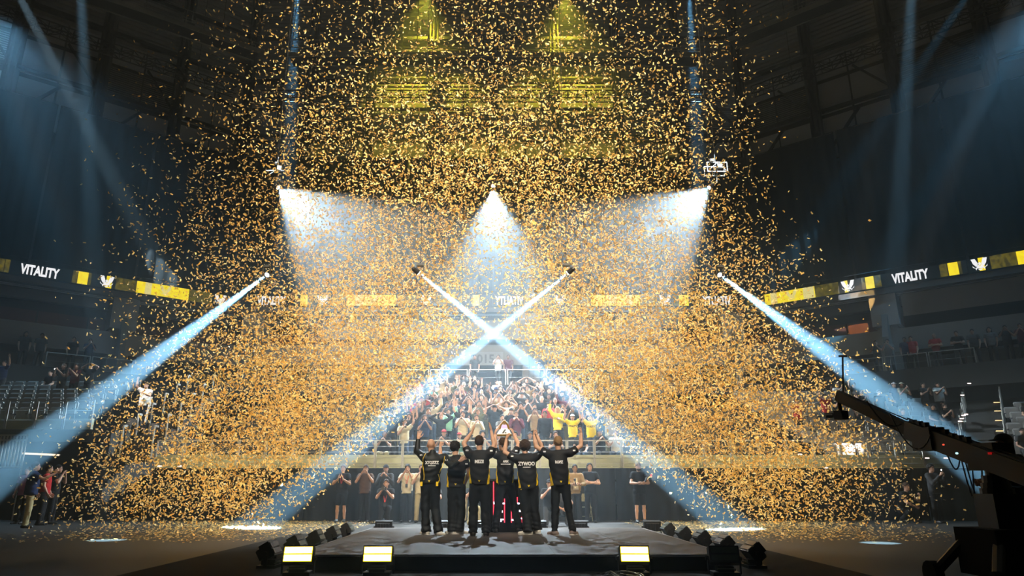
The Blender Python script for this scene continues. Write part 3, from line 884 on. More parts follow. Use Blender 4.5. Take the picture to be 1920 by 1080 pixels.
# ---- moving heads hung on winch lines
def moving_head(label, p, target, group, lensm, sc=1.0, cable_top=38.5):
    o = thing('moving_head_light', label, 'stage light', p, 0, group)
    d = (Vector(target) - Vector(p)).normalized()
    q = d.to_track_quat('-Z', 'Y').to_matrix()
    b_ = MB(); b_.box((0, 0, .40 * sc), (.26 * sc, .2 * sc, .1 * sc)); b_.tube((0, 0, .45 * sc), (0, 0, .52 * sc), .03 * sc, 8)
    b_.build('base', BLACK, o)
    MB().tube((0, 0, .5 * sc), (0, 0, cable_top - p[2]), .006, 4).build('winch_line', BLACK, o)
    for s in (-1, 1):
        MB().box((s * .155 * sc, 0, .24 * sc), (.03 * sc, .07 * sc, .34 * sc)).build('yoke_arm', BLACK, o)
    h = MB()
    up = q @ Vector((0, 0, 1))
    off = up * (.14 * sc)
    h.tube(off + up * .22 * sc, off - up * .06 * sc, .10 * sc, 12, .115 * sc); h.tube(off + up * .29 * sc, off + up * .22 * sc, .05 * sc, 12, .10 * sc)
    h.build('head', BLACK, o, smooth=False)
    MB().tube(off - up * .06 * sc, off - up * .075 * sc, .095 * sc, 12).build('lens', lensm, o)
    return o
LENS = mat('lamp_lens', (0.9, 0.95, 1.0), emit=(0.85, 0.95, 1.0), strength=14.0)
for (p, t, w), lab in zip(HEAD_BEAM, ('moving head light sending the beam that leaves past the standing phone man', 'moving head light of the crossing pair whose beam falls towards the crane', 'moving head light of the crossing pair whose beam falls towards the flag waver', 'moving head light sending the beam that passes over the camera crane')):
    d = (Vector(t) - Vector(p)).normalized() * -.01
    moving_head(lab, tuple(Vector(p) - d), t, 'beam lights hung over the stage', LENS, .55)
for (p, t, a, w), lab in zip(HEAD_WASH, ('bright wash light at the tip of the middle cone of light', 'bright wash light under the small bare rig arm', 'bright wash light under the lit square rig frame')):
    d = (Vector(t) - Vector(p)).normalized() * -.01
    moving_head(lab, tuple(Vector(p) - d), t, 'wash lights on the far rig', LENS, 1.0, 38.5 if p[0] > -5 and p[0] < 5 else p[2] + .75)
# lit rig frames above the outer wash heads
WHP = mat('white_rig_paint', (0.75, 0.78, 0.8), 0.4)
def rig(px, py, full, label):
    c = at_y(px, py, 32.0)
    o = wthing('rig_frame', label, 'rig', tuple(c))
    if full:
        for z in (-.25, .25):
            for y in (-.25, .25):
                MB().bar((c.x - .5, c.y + y, c.z + z), (c.x + .5, c.y + y, c.z + z), .05).build('chord', WHP, o)
        for x in (-.5, 0, .5):
            for y in (-.25, .25):
                MB().bar((c.x + x, c.y + y, c.z - .25), (c.x + x, c.y + y, c.z + .25), .04).build('upright', WHP, o)
        MB().bar((c.x - .5, c.y - .25, c.z - .25), (c.x, c.y - .25, c.z + .25), .03).build('brace', WHP, o)
        MB().bar((c.x, c.y - .25, c.z + .25), (c.x + .5, c.y - .25, c.z - .25), .03).build('brace', WHP, o)
        MB().box((c.x - .3, c.y - .32, c.z + .3), (.2, .2, .12)).build('fixture', WHP, o)
        MB().box((c.x + .1, c.y - .3, c.z), (.25, .2, .2)).build('fixture', WHP, o)
        MB().tube((c.x + .05, c.y, c.z - .25), (c.x - .02, c.y, c.z - .75), .03, 6).build('drop_arm', WHP, o)
    else:
        MB().bar((c.x - .55, c.y, c.z - .08), (c.x + .35, c.y, c.z - .08), .05).build('arm', WHP, o)
        MB().box((c.x + .12, c.y, c.z + .04), (.22, .2, .24)).build('fixture', WHP, o)
        MB().bar((c.x - .4, c.y, c.z - .3), (c.x - .1, c.y, c.z - .08), .03).build('brace', WHP, o)
        MB().box((c.x - .05, c.y, c.z + .32), (.16, .14, .1)).build('fixture', WHP, o)
        MB().tube((c.x + .08, c.y, c.z - .1), (c.x + .16, c.y, c.z - .7), .02, 6).build('drop_arm', BLACK, o)
    MB().tube((c.x, c.y, c.z + .2), (c.x, c.y, 38.5), .012, 4).build('hanger', WHP, o)
    spot('added_rig_lamp', (c.x * 1.0, c.y - 3.0, c.z + 2.2), tuple(c), 2200, 24, COOL, .4, .05)  # unseen spot added in front of the rig to brighten its frame
rig(520, 317, False, 'small white lit rig arm hanging over the outer wash light')
rig(1342, 317, True, 'white lit square rig frame hanging over the other wash light')

# ---- camera crane
def crane():
    Yc = 8.2
    piv = at_y(1858, 860, Yc)
    o = wthing('camera_crane', 'long black camera crane reaching in over the seats on its pedestal', 'crane', (piv.x, Yc, 0))
    tip = at_y(1572, 742, 10.4); tail = at_y(1990, 912, 7.3)
    mid = at_y(1705, 806, 9.3)
    # boom in two thicknesses
    b_ = MB(); b_.bar(tip, mid, .11, .15); b_.build('boom', BLACK, o)
    b_ = MB(); b_.bar(mid, tail, .16, .23); b_.build('boom', BLACK, o)
    d = (tail - mid).normalized(); up = Vector((0, 0, 1))
    for k in range(9):
        c = mid + d * (.10 + .11 * k)
        MB().box(c + up * .135, (.06, .08, .04 + .02 * (k % 3))).build('bracket', BLACK, o)
    MB().tube(mid + up * .15, tail + up * .16, .009, 6).build('tension_cable', STEEL, o)
    MB().tube(tip + up * .08, mid + up * .13, .008, 6).build('tension_cable', STEEL, o)
    MB().box(mid + d * .33 - up * .03, (.33, .22, .28), rz=math.atan2(d.y, d.x)).build('gearbox', BLACK, o)
    MB().box(piv + up * .02, (.40, .28, .30), rz=math.atan2(d.y, d.x)).build('pivot_head', BLACK, o)
    MB().box(piv + Vector((-.14, -.22, .05)), (.06, .02, .025)).build('red_light', mat('crane_red', (0.2, 0.01, 0.01), emit=(.5, .01, .01), strength=.5), o)
    lp = at_y(1793, 850, 8.3)
    MB().tube(lp, lp + Vector((0, -.02, 0)), .012, 8).build('indicator_light', mat('crane_blue', (0.3, 0.5, 0.6), emit=(.5, .9, 1.0), strength=1.5), o)
    lp = at_y(1768, 834, 8.5)
    MB().tube(lp, lp + Vector((0, -.02, 0)), .009, 8).build('indicator_light', mat('crane_red2', (0.5, 0.05, 0.01), emit=(1, .1, .05), strength=1.2), o)
    # hanging cables
    for s, (a0, a1, sag) in enumerate((((1668, 775), (1745, 815), .45), ((1800, 850), (1822, 868), .7), ((1806, 850), (1840, 870), .8), ((1770, 835), (1800, 852), .35), ((1625, 752), (1690, 795), .2))):
        A = at_y(a0[0], a0[1], 8.9 - .06 * s); B = at_y(a1[0], a1[1], 8.5)
        pts = [A.lerp(B, t / 8) - up * (sag * .65 * 4 * (t / 8) * (1 - t / 8)) for t in range(9)]
        MB().path(pts, .009, 5).build('cable', BLACK, o, smooth=True)
    # mast, turntable, dolly
    MB().tube((piv.x, Yc, .95), (piv.x, Yc, piv.z - .1), .085, 14).build('mast', BLACK, o)
    for z, r in ((1.12, .15), (1.20, .13), (1.06, .17)):
        MB().tube((piv.x, Yc, z - .04), (piv.x, Yc, z + .04), r, 16).build('collar', BLACK, o)
    MB().box((piv.x, Yc, .82), (.34, .34, .44)).build('column', BLACK, o)
    MB().box((piv.x, Yc, .42), (.7, .7, .5)).build('dolly', BLACKM, o)
    for sx in (-1, 1):
        for sy in (-1, 1):
            MB().tube((piv.x + sx * .3, Yc + sy * .3, .5), (piv.x + sx * .55, Yc + sy * .55, .13), .06, 8).build('outrigger', BLACK, o)
            MB().tube((piv.x + sx * .55 - .05, Yc + sy * .55, .14), (piv.x + sx * .55 + .05, Yc + sy * .55, .14), .14, 14).build('wheel', BLACKM, o)
    # counterweights and bracing rod at the tail
    MB().box(tail + Vector((.1, 0, -.05)), (.34, .3, .46)).build('counterweight', BLACK, o)
    MB().tube(at_y(1840, 838, 8.0), at_y(1925, 868, 7.5), .012, 6).build('tension_rod', STEEL, o)
    # camera on the tip
    MB().tube(tip, tip - up * .22, .03, 8).build('camera_mount', BLACK, o)
    MB().box(tip - up * .29 + Vector((-.03, 0, 0)), (.22, .13, .13)).build('camera_body', BLACK, o)
    MB().tube(tip - up * .29 + Vector((-.14, 0, 0)), tip - up * .29 + Vector((-.24, 0, 0)), .04, 10).build('camera_lens', BLACK, o)
    # slim pole with a small crossbar lamp standing on the tip
    q = at_y(1581, 745, 10.35); q2 = at_y(1580, 668, 10.35)
    MB().tube(q, q2, .014, 6).build('pole', BLACK, o)
    MB().bar(q2 + Vector((-.06, 0, 0)), q2 + Vector((.06, 0, .0)), .02, .028).build('crossbar', BLACK, o)
    return o
crane()
# ================================================================== STAND FURNITURE
BY = 24.45
# fascia panels below the front rail
fs = wthing('wall_fascia', '', '', (0, BY, 1.7), kind='structure')
x = -11.8
while x < 17.0:
    MB().box((x + .46, BY + .04, 1.955), (.90, .08, .37)).build('panel', FASCIA, fs)
    MB().box((x + .46, BY + .06, 1.73), (.94, .10, .06)).build('ledge', FASCIA, fs)
    x += .94
# guard rails, one section per panel
def rail_section(name, label, cat, L, h, bars, group, lit=RAILM):
    o = thing(name, label, cat, (0, 0, -50), 0, group)
    for s in (-1, 1):
        MB().box((s * (L / 2 - .025), 0, h / 2), (.04, .05, h)).build('post', lit, o)
    MB().box((0, 0, h - .02), (L - .09, .05, .04)).build('top_rail', lit, o)
    for i in range(bars):
        z = h * (i + 1) / (bars + 1) - .03
        MB().tube((-L / 2 + .045, 0, z), (L / 2 - .045, 0, z), .007, 4, cap=False).build('bar', lit, o)
    return o
gr = rail_section('guard_rail', 'pale steel guard rail section along the front row above the fascia', 'railing', .94, .94, 4, 'front rail sections of the stand')
first = True
x = -11.8
while x < 17.0:
    if first: gr.location = (x + .46, BY - .04, 1.70); first = False
    else: dup(gr, (x + .46, BY - .04, 1.70))
    x += .94
# landing rails behind the top row and round the splays
lr = rail_section('landing_rail', 'pale steel landing rail section behind the top rows of the stand', 'railing', 1.9, .78, 1, 'landing rail sections behind the stand')
x = -12.35; first = True
while x < 14.5:
    if first: lr.location = (x, 34.95, 6.02); first = False
    else: dup(lr, (x, 34.95, 6.02))
    x += 1.95
for k, f0, f1 in ((2, .14, .37), (0, .68, .90)):
    P = ring(-1.6); L = (P[k + 1] - P[k]).length; n = int(L * (f1 - f0) / 1.95)
    t = (P[k + 1] - P[k]).normalized()
    for i in range(n):
        p = P[k] + t * (L * f0 + 1.95 * (i + .5))
        dup(lr, (p.x, p.y, 6.6), math.atan2(t.y, t.x))
# glass under the landing rails on the splays is dark: tinted panes
# drapes along the foot of the stand
def low_drape(x0, x1, y, label, group):
    N = int((x1 - x0) / .07); ph = rng.uniform(0, 6); vs = []
    for i in range(N + 1):
        xx = x0 + (x1 - x0) * i / N
        w = .035 * math.sin(xx * 14 + ph + math.sin(xx * 3)) + .02 * math.sin(xx * 5 + ph)
        vs += [(xx, y + w, 0.004), (xx, y + w * .5, 1.69)]
    o = wthing('black_drape', label, 'curtain', ((x0 + x1) / 2, y, 0), group)
    MB().add(vs, [(2 * i, 2 * i + 2, 2 * i + 3, 2 * i + 1) for i in range(N)]).build('cloth', CURT2, o, smooth=True)
    MB().tube((x0, y + .05, 1.68), (x1, y + .05, 1.68), .02, 6).build('hanging_pipe', BLACK, o)
CURT2 = mat('floor_drape_cloth', (0.014, 0.014, 0.012), 0.95, var=0.2, scale=3, spec=0.1)
xs = [-11.8 + 2.62 * i for i in range(12)]
for a, b in zip(xs[:-1], xs[1:]):
    low_drape(a, b - .04, 24.36, 'black drape hanging to the floor below the front rail of the stand', 'black drapes along the foot of the stand')
# pale band on the end wall and the anniversary banner on the concourse wall
MB().box((-.5, 40.05, 9.95), (20, .25, 1.15)).build('wall_band', CREAM, kind='structure')
bn = wthing('banner', 'grey wall banner with the number 2015 on the parapet over the landing', 'banner', (-1.0, 40.1, 8.0))
pc = at_y(905, 672, 40.1)
MB().box((pc.x, 40.17, pc.z), (2.4, .04, .8)).build('cloth', mat('banner_cloth', (0.30, 0.31, 0.32), 0.8), bn)
me = text_mesh('2015', .5, .01, .02); me.materials.append(mat('banner_ink', (0.10, 0.11, 0.12), 0.8))
o_ = mesh_obj('lettering', me, bn); o_.location = Vector((pc.x, 40.14, pc.z)) - Vector(bn['_org'])

# ------------------------------------------------------------------ stadium seats
st = thing('stadium_seat', 'grey tip-up stadium seat', 'seat', (0, 0, -60), 0, 'x')
bmk = bmesh.new()
v = [bmk.verts.new(p) for p in ((-.235, .10, .42), (.235, .10, .42), (.235, .16, .80), (.19, .175, .86), (-.19, .175, .86), (-.235, .16, .80))]
f = bmk.faces.new(v); r_ = bmesh.ops.extrude_face_region(bmk, geom=[f])
for e in r_['geom']:
    if isinstance(e, bmesh.types.BMVert): e.co.y += .045
bmesh.ops.recalc_face_normals(bmk, faces=bmk.faces)
me = bpy.data.meshes.new('backrest'); bmk.to_mesh(me); bmk.free(); me.materials.append(SEATM)
mesh_obj('backrest', me, st)
MB().prism([(-.22, .085, .40), (.22, .085, .40), (.22, .05, .78), (-.22, .05, .78)], (0, -.05, .005)).build('seat_pan', SEATM, st)
for s in (-1, 1):
    MB().box((s * .255, 0, .58), (.035, .34, .035)).build('armrest', BLACK, st)
MB().box((0, .13, .21), (.36, .05, .42)).build('stand', BLACK, st)
seat_used = [0]
def seat(loc, rz, label, group):
    if seat_used[0] == 0:
        st.location = loc; st.rotation_euler = (0, 0, rz); st['label'] = label; st['group'] = group
    else:
        dup(st, loc, rz, label, group)
    seat_used[0] += 1
TAKEN = set()
def row_pos(r, x):
    return (x, ROW0_Y + ROW_D * r + .35, ROW_Z0 + ROW_R * r)
for r in range(0, 12):
    x = 11.75 + (r % 2) * .1
    k = 0
    while x < 16.2 + r * .42:
        if (x - 15.6) * .645 + (row_pos(r, x)[1] - 39.8) * .764 < -2.5 and not (r in (2, 3, 5) and 1 <= k <= 4 and r % 2):
            seat(row_pos(r, x), 0, 'empty grey stadium seat in the %s row beside the crane boom, %s from the confetti' % (ORD[r], ORD[k]), 'empty seats beside the crane boom')
        x += .56; k += 1
tR = Vector((math.cos(RB_ANG), math.sin(RB_ANG))); nR = Vector((-tR.y, tR.x))
for r in range(0, 10):
    for k in range(9):
        p = Vector(RB_ORG) + nR * (ROW_D * r + .35) + tR * (.5 + .56 * k)
        if p.x < 16.9 + (p.y - 24.9) * .7356 + 1.1 or (p.x - 15.6) * .645 + (p.y - 39.8) * .764 > -2.5: continue
        seat((p.x, p.y, ROW_Z0 + .1 + ROW_R * r), RB_ANG, 'empty grey stadium seat past the lit stair, %s row, %s from the stair' % (ORD[r], ORD[k]), 'empty seats past the lit stair')
for r in range(0, 7):
    for k in range(11):
        if abs(LB_ORG[0] + .4 + .56 * k + 20.6 + (LB_ORG[1] + ROW_D * r + .35 - 25.6) * .543) < 1.0: continue
        seat((LB_ORG[0] + .4 + .56 * k + r * .0, LB_ORG[1] + ROW_D * r + .35, 3.0 + ROW_R * r), 0, 'empty dark stadium seat in the raised block, %s row, %s seat' % (ORD[r], ORD[k]), 'empty seats of the raised block')
# raised block: fascia and rails
fl_ = wthing('wall_fascia', '', '', (-18, 24.4, 2.9), kind='structure')
for i in range(6):
    MB().box((-19.6 + 1.0 * i, 24.4, 3.18), (.96, .1, .36)).build('panel', FASCIA, fl_)
rs = rail_section('guard_rail', 'dim steel guard rail section in front of the raised block', 'railing', 1.0, 1.0, 2, 'rail sections of the raised block')
for i in range(6):
    p = (-19.6 + 1.0 * i, 24.3, 3.0)
    if i == 0: rs.location = p
    else: dup(rs, p)
# raised block's side wall; black sheet below paints the shade of the opening
MB().box((-13.55, 29.0, 1.5), (.12, 9.0, 3.0)).build('wall_vomitory', CONC, kind='structure')
MB().box((-17.6, 24.9, 1.45), (8.2, .1, 2.9)).build('wall_shade_sheet', BLACKM, kind='structure')
ls = wthing('strip_light', 'long warm strip light over the dark opening beside the barred gate', 'light', (-15.6, 24.3, 2.05))
a = at_y(48, 850, 24.5); b = at_y(116, 853, 24.5)
MB().bar((a.x, 24.4, a.z), (b.x, 24.4, b.z), .08, .05).build('housing', ALU, ls)
MB().bar((a.x, 24.35, a.z - .01), (b.x, 24.35, b.z - .01), .03, .06).build('tube', mat('strip_glow', (0.9, 0.8, 0.6), emit=(1.0, 0.82, 0.58), strength=1.3), ls)
# barred gate
gt = wthing('barred_gate', 'grey steel barred gate standing below the raised block', 'gate', (-17.6, 24.1, 0))
z0 = at_y(20, 876, 24.1).z; z1 = at_y(20, 816, 24.1).z; xa = at_y(-20, 840, 24.1).x; xb = at_y(47, 840, 24.1).x
for z in (z0, z1, z1 - .16): MB().bar((xa, 24.1, z), (xb, 24.1, z), .05).build('rail', RAILM, gt)
for i in range(12):
    xx = xa + (xb - xa) * i / 11
    MB().bar((xx, 24.1, z0 if i % 11 else 0), (xx, 24.1, z1), .035).build('bar', RAILM, gt)
# stairs with posts and step lights
AMB = mat('step_light_glow', (0.9, 0.7, 0.4), emit=(1.0, 0.62, 0.28), strength=3.0)
WHG = mat('nosing_light_glow', (0.9, 0.8, 0.75), emit=(1.0, 0.82, 0.75), strength=2.2)
def stair(label, p0, p1, n, width, label_post, group, glow):
    p0, p1 = Vector(p0), Vector(p1)
    o = wthing('stair', label, 'stairs', tuple(p0))
    d = (p1 - p0) / n; dh = Vector((d.x, d.y, 0)); s = Vector((-dh.y, dh.x, 0)).normalized() * (width / 2)
    for i in range(n):
        a = p0 + d * i
        q = [a + s, a - s, a - s + dh, a + s + dh]
        MB().prism([(v.x, v.y, a.z - .25) for v in q], (0, 0, .25 + d.z)).build('step', CONC, o)
        if i % 3 == 1 and glow:
            c = a - s * .8 + Vector((0, 0, d.z + .012))
            MB().box(c - dh * .0, (.3, .05, .02)).build('step_light', AMB, o)
    for i in range(0, n, 2):
        a = p0 + d * i
        for sg in (-1, 1):
            po = wthing('handrail_post', label_post + ', %s up on the %s side' % (ORD[i // 2], 'inner' if sg < 0 else 'outer'), 'railing', tuple(a + s * sg * 1.08), group)
            q = a + s * sg * 1.08
            MB().tube(q + Vector((0, 0, -.1)), q + Vector((0, 0, 1.0)), .032, 8).build('post', RAILM, po)
            MB().bar(q + Vector((0, 0, .98)), q + dh * .5 + Vector((0, 0, .98)), .07).build('grip', RAILM, po)
    return o
stair('concrete stair between the seat blocks with amber step lights', (16.9, 24.9, 1.75), (23.3, 33.6, 5.0), 18, 1.3, 'pale handrail post of the lit stair', 'handrail posts of the lit stair', True)
stair('dark stair climbing through the raised block', (-20.6, 25.6, 3.1), (-24.4, 32.6, 5.3), 14, 1.1, 'pale handrail post of the dark stair', 'handrail posts of the dark stair', True)
stair('dark stair in the gap between the raised block and the main stand', (-12.6, 24.6, 2.15), (-12.6, 30.0, 5.1), 12, 1.0, 'steel handrail post of the gap stair', 'handrail posts of the gap stair', False)
# small nosing lights near the lit stair and under the fascia
nl = None
for px, py, Y in ((1800, 790, 25.6), (1803, 785, 25.9), (1806, 779, 26.2), (1811, 777, 26.5), (1804, 741, 27.5), (1817, 719, 28.5), (1738, 859, 24.3), (1773, 859, 24.3), (300, 874, 24.2), (337, 874, 24.2), (1500, 852, 24.3), (1548, 877, 24.3)):
    p = at_y(px, py, Y)
    if nl is None:
        nl = thing('nosing_light', 'tiny white marker light beside the stand front or the lit stair', 'light', p, 0, 'marker lights of the stand')
        MB().box((0, .02, 0), (.17, .05, .06)).build('housing', BLACK, nl); MB().box((0, -.01, 0), (.14, .02, .04)).build('lens', WHG, nl)
    else: dup(nl, p)
# ================================================================== FIGURE BUILDER: smooth distance fields turned into one continuous skin
from mathutils.bvhtree import BVHTree
A_ = lambda *p: np.array(p, float)
def cap(a, b, ra, rb, k=.03, flat=(1, 1, 1), cuts=()):
    return ('c', np.array(a, float), np.array(b, float), ra, rb, k, np.array(flat, float), cuts)
def ell(c, r, Rm=None, k=.03, cuts=()):
    return ('e', np.array(c, float), np.array(r, float), Rm, k, cuts)
def sdf_grid(prims, h, noise=None):
    lo, hi = [], []
    for p in prims:
        if p[0] == 'c':
            r = max(p[3], p[4]); rr = r * p[6]
            lo.append(np.minimum(p[1], p[2]) - rr); hi.append(np.maximum(p[1], p[2]) + rr)
        else:
            r = np.full(3, p[2].max()); lo.append(p[1] - r); hi.append(p[1] + r)
    lo = np.array(lo); hi = np.array(hi)
    g0 = lo.min(0) - 3 * h; n = np.ceil((hi.max(0) + 3 * h - g0) / h).astype(int) + 1
    D = np.full(tuple(n), 1.0, np.float32)
    for p, l, u in zip(prims, lo, hi):
        k = p[5] if p[0] == 'c' else p[4]
        pad = max(.05, k + 2 * h)
        i0 = np.maximum(0, np.floor((l - pad - g0) / h).astype(int)); i1 = np.minimum(n, np.ceil((u + pad - g0) / h).astype(int) + 1)
        ax = [(g0[a] + h * np.arange(i0[a], i1[a])).astype(np.float32) for a in range(3)]
        Xg, Yg, Zg = ax[0][:, None, None], ax[1][None, :, None], ax[2][None, None, :]
        if p[0] == 'c':
            f = p[6]; a = p[1] / f; b = p[2] / f; ba = b - a; L = float(ba @ ba) + 1e-9
            x, y, z = Xg / f[0] - a[0], Yg / f[1] - a[1], Zg / f[2] - a[2]
            t = np.clip((x * ba[0] + y * ba[1] + z * ba[2]) / L, 0, 1)
            d = np.sqrt((x - ba[0] * t) ** 2 + (y - ba[1] * t) ** 2 + (z - ba[2] * t) ** 2) - (p[3] + (p[4] - p[3]) * t)
            cuts = p[7]
        else:
            c = p[1]; r = p[2]; x, y, z = Xg - c[0], Yg - c[1], Zg - c[2]
            if p[3] is not None:
                M = p[3]
                x, y, z = (M[0, 0] * x + M[1, 0] * y + M[2, 0] * z), (M[0, 1] * x + M[1, 1] * y + M[2, 1] * z), (M[0, 2] * x + M[1, 2] * y + M[2, 2] * z)
            k0 = np.sqrt((x / r[0]) ** 2 + (y / r[1]) ** 2 + (z / r[2]) ** 2)
            k1 = np.sqrt((x / r[0] ** 2) ** 2 + (y / r[1] ** 2) ** 2 + (z / r[2] ** 2) ** 2) + 1e-6
            d = k0 * (k0 - 1) / k1
            cuts = p[5]
        for q, nn in cuts:
            d = np.maximum(d, (Xg - q[0]) * nn[0] + (Yg - q[1]) * nn[1] + (Zg - q[2]) * nn[2])
        sl = (slice(i0[0], i1[0]), slice(i0[1], i1[1]), slice(i0[2], i1[2]))
        o = D[sl]
        if k > 0:
            hh = np.clip(.5 + .5 * (o - d) / k, 0, 1)
            D[sl] = o + (d - o) * hh - k * hh * (1 - hh)
        else:
            D[sl] = np.minimum(o, d)
    if noise is not None:
        ax = [(g0[a] + h * np.arange(n[a])).astype(np.float32) for a in range(3)]
        D += noise(ax[0][:, None, None], ax[1][None, :, None], ax[2][None, None, :])
    return D, g0
_E = [(0, 1), (2, 3), (4, 5), (6, 7), (0, 2), (1, 3), (4, 6), (5, 7), (0, 4), (1, 5), (2, 6), (3, 7)]
_CO = np.array([(i, j, k) for k in (0, 1) for j in (0, 1) for i in (0, 1)])
def surf(D, g0, h):
    nx, ny, nz = D.shape
    S = D < 0
    cnt = np.zeros((nx - 1, ny - 1, nz - 1), np.int8)
    for c in _CO:
        cnt += S[c[0]:nx - 1 + c[0], c[1]:ny - 1 + c[1], c[2]:nz - 1 + c[2]]
    act = np.argwhere((cnt > 0) & (cnt < 8))
    vals = np.stack([D[act[:, 0] + c[0], act[:, 1] + c[1], act[:, 2] + c[2]] for c in _CO], 1)
    P = np.zeros((len(act), 3)); m = np.zeros(len(act))
    for a, b in _E:
        va, vb = vals[:, a], vals[:, b]
        w = (va < 0) != (vb < 0)
        t = np.where(w, va / np.where(w, va - vb, 1), 0)
        P += w[:, None] * (_CO[a] + t[:, None] * (_CO[b] - _CO[a])); m += w
    V = (P / m[:, None] + act) * h + g0
    idm = np.full((nx - 1, ny - 1, nz - 1), -1, np.int32)
    idm[act[:, 0], act[:, 1], act[:, 2]] = np.arange(len(act))
    F = []
    for ax in range(3):
        s0 = [slice(None)] * 3; s1 = [slice(None)] * 3
        s0[ax] = slice(0, -1); s1[ax] = slice(1, None)
        e = np.argwhere(S[tuple(s0)] != S[tuple(s1)])
        u, w = (ax + 1) % 3, (ax + 2) % 3
        e = e[(e[:, u] > 0) & (e[:, w] > 0) & (e[:, u] < D.shape[u] - 1) & (e[:, w] < D.shape[w] - 1)]
        ins = S[e[:, 0], e[:, 1], e[:, 2]]
        def cell(du, dw):
            q = e.copy(); q[:, u] -= du; q[:, w] -= dw
            return idm[q[:, 0], q[:, 1], q[:, 2]]
        Q = np.stack([cell(1, 1), cell(0, 1), cell(0, 0), cell(1, 0)], 1)
        Q[~ins] = Q[~ins][:, ::-1]
        F.append(Q)
    return V, np.concatenate(F)
def sdf_mesh(prims, h, noise=None):
    D, g0 = sdf_grid(prims, h, noise)
    return surf(D, g0, h)
def to_mesh(name, V, F, mats, mi=None, smooth=True):
    me = bpy.data.meshes.new(name)
    me.vertices.add(len(V)); me.vertices.foreach_set('co', np.asarray(V, np.float32).reshape(-1))
    F = np.asarray(F, np.int32)
    me.loops.add(F.size); me.loops.foreach_set('vertex_index', F.reshape(-1))
    me.polygons.add(len(F)); me.polygons.foreach_set('loop_start', (np.arange(len(F)) * 4).astype(np.int32))
    me.polygons.foreach_set('use_smooth', np.full(len(F), smooth))
    for m in mats: me.materials.append(m)
    if mi is not None: me.polygons.foreach_set('material_index', np.asarray(mi, np.int32))
    me.update(calc_edges=True); me.validate()
    return me
def join(parts):
    Vs, Fs, n = [], [], 0
    for V, F in parts:
        Vs.append(V); Fs.append(F + n); n += len(V)
    return np.concatenate(Vs), np.concatenate(Fs)

# ---- hands: palm, four unequal fingers with two bends, a thumb from the side of the palm
def rx(a):
    c, s = math.cos(a), math.sin(a); return np.array([[1, 0, 0], [0, c, -s], [0, s, c]])
def rz_(a):
    c, s = math.cos(a), math.sin(a); return np.array([[c, -s, 0], [s, c, 0], [0, 0, 1]])
def ry_(a):
    c, s = math.cos(a), math.sin(a); return np.array([[c, 0, s], [0, 1, 0], [-s, 0, c]])
_HAND = {}
def hand(kind, h=.0055):
    if (kind, h) in _HAND: return _HAND[(kind, h)]
    curl, spread, th = {'open': (8, 5, 0), 'relax': (24, 2, 8), 'fist': (82, 0, 40), 'grip': (46, 1, 18)}[kind]
    pr = [cap((-.018, 0, .02), (-.022, 0, .078), .021, .020, .012, (1, .72, 1)), cap((.010, 0, .02), (.016, 0, .08), .022, .022, .012, (1, .72, 1)), cap((0, 0, -.03), (0, 0, .02), .026, .026, .02, (1, .8, 1))]
    for i, (x, L) in enumerate(((-.033, .060), (-.011, .074), (.011, .080), (.032, .072))):
        p = A_(x, 0, .088 - abs(x - .005) * .15); ang = 0.0
        sp = (i - 1.5) * spread
        for j, fr in enumerate((.45, .30, .25)):
            ang += curl if j else curl * (.9 if kind == 'fist' else .7)
            d = ry_(R(sp)) @ (rx(R(-ang)) @ A_(0, 0, 1))
            q = p + d * L * fr
            pr.append(cap(p, q, .0092 - .0006 * j, .0088 - .0006 * j, .004)); p = q
    b = A_(.026, .004, .018)
    t1 = b + ry_(R(48 - th * .6)) @ (rx(R(-th * .6)) @ A_(0, 0, .040)); t2 = t1 + ry_(R(28 - th * 1.6)) @ (rx(R(-th)) @ A_(0, 0, .032)); t3 = t2 + ry_(R(14 - th * 2.2)) @ (rx(R(-th * 1.3)) @ A_(0, 0, .026))
    pr += [cap(b, t1, .015, .0115, .01), cap(t1, t2, .0112, .010, .004), cap(t2, t3, .010, .0085, .004)]
    _HAND[(kind, h)] = sdf_mesh(pr, h)
    return _HAND[(kind, h)]
def place_hand(kind, wrist, fwd, palm, right, sc=1.0, h=.0055):
    V, F = hand(kind, h)
    Z = np.array(fwd, float); Z /= np.linalg.norm(Z)
    Yv = np.array(palm, float); Yv -= Z * (Yv @ Z); Yv /= np.linalg.norm(Yv) + 1e-9
    Xv = np.cross(Yv, Z)
    if right: Xv = -Xv; F = F[:, ::-1]
    return (V * sc) @ np.stack([Xv, Yv, Z]) + np.array(wrist), F

def head_frame(yaw, pitch, roll=0):
    """columns: right, forward, up of the head"""
    return rz_(R(yaw)) @ rx(R(pitch)) @ ry_(R(roll))
def unit(v):
    v = np.array(v, float); return v / (np.linalg.norm(v) + 1e-9)
DEF = dict(pel=(0, 0, .95), wai=(0, 0, 1.12), che=(0, .0, 1.32), shL=(-.185, 0, 1.43), shR=(.185, 0, 1.43), nek=(0, -.005, 1.47), hed=(0, .015, 1.655),
           elL=(-.24, .0, 1.15), elR=(.24, .0, 1.15), wrL=(-.22, .12, .93), wrR=(.22, .12, .93), hdL=None, hdR=None, paL=(1, 0, 0), paR=(-1, 0, 0), hkL='relax', hkR='relax',
           hipL=(-.09, 0, .92), hipR=(.09, 0, .92), knL=(-.11, .02, .50), knR=(.11, .02, .50), anL=(-.12, -.01, .09), anR=(.12, -.01, .09), toL=(-.03, 1, 0), toR=(.03, 1, 0),
           yaw=0, pitch=0, roll=0, w=1.0, belly=0.0, sleeve=.58, hem=.88, loose=1.0, legw=1.0, cuff=.075)
def spec(**k):
    s = dict(DEF); s.update(k)
    return {a: (np.array(b, float) if isinstance(b, (tuple, list)) else b) for a, b in s.items()}
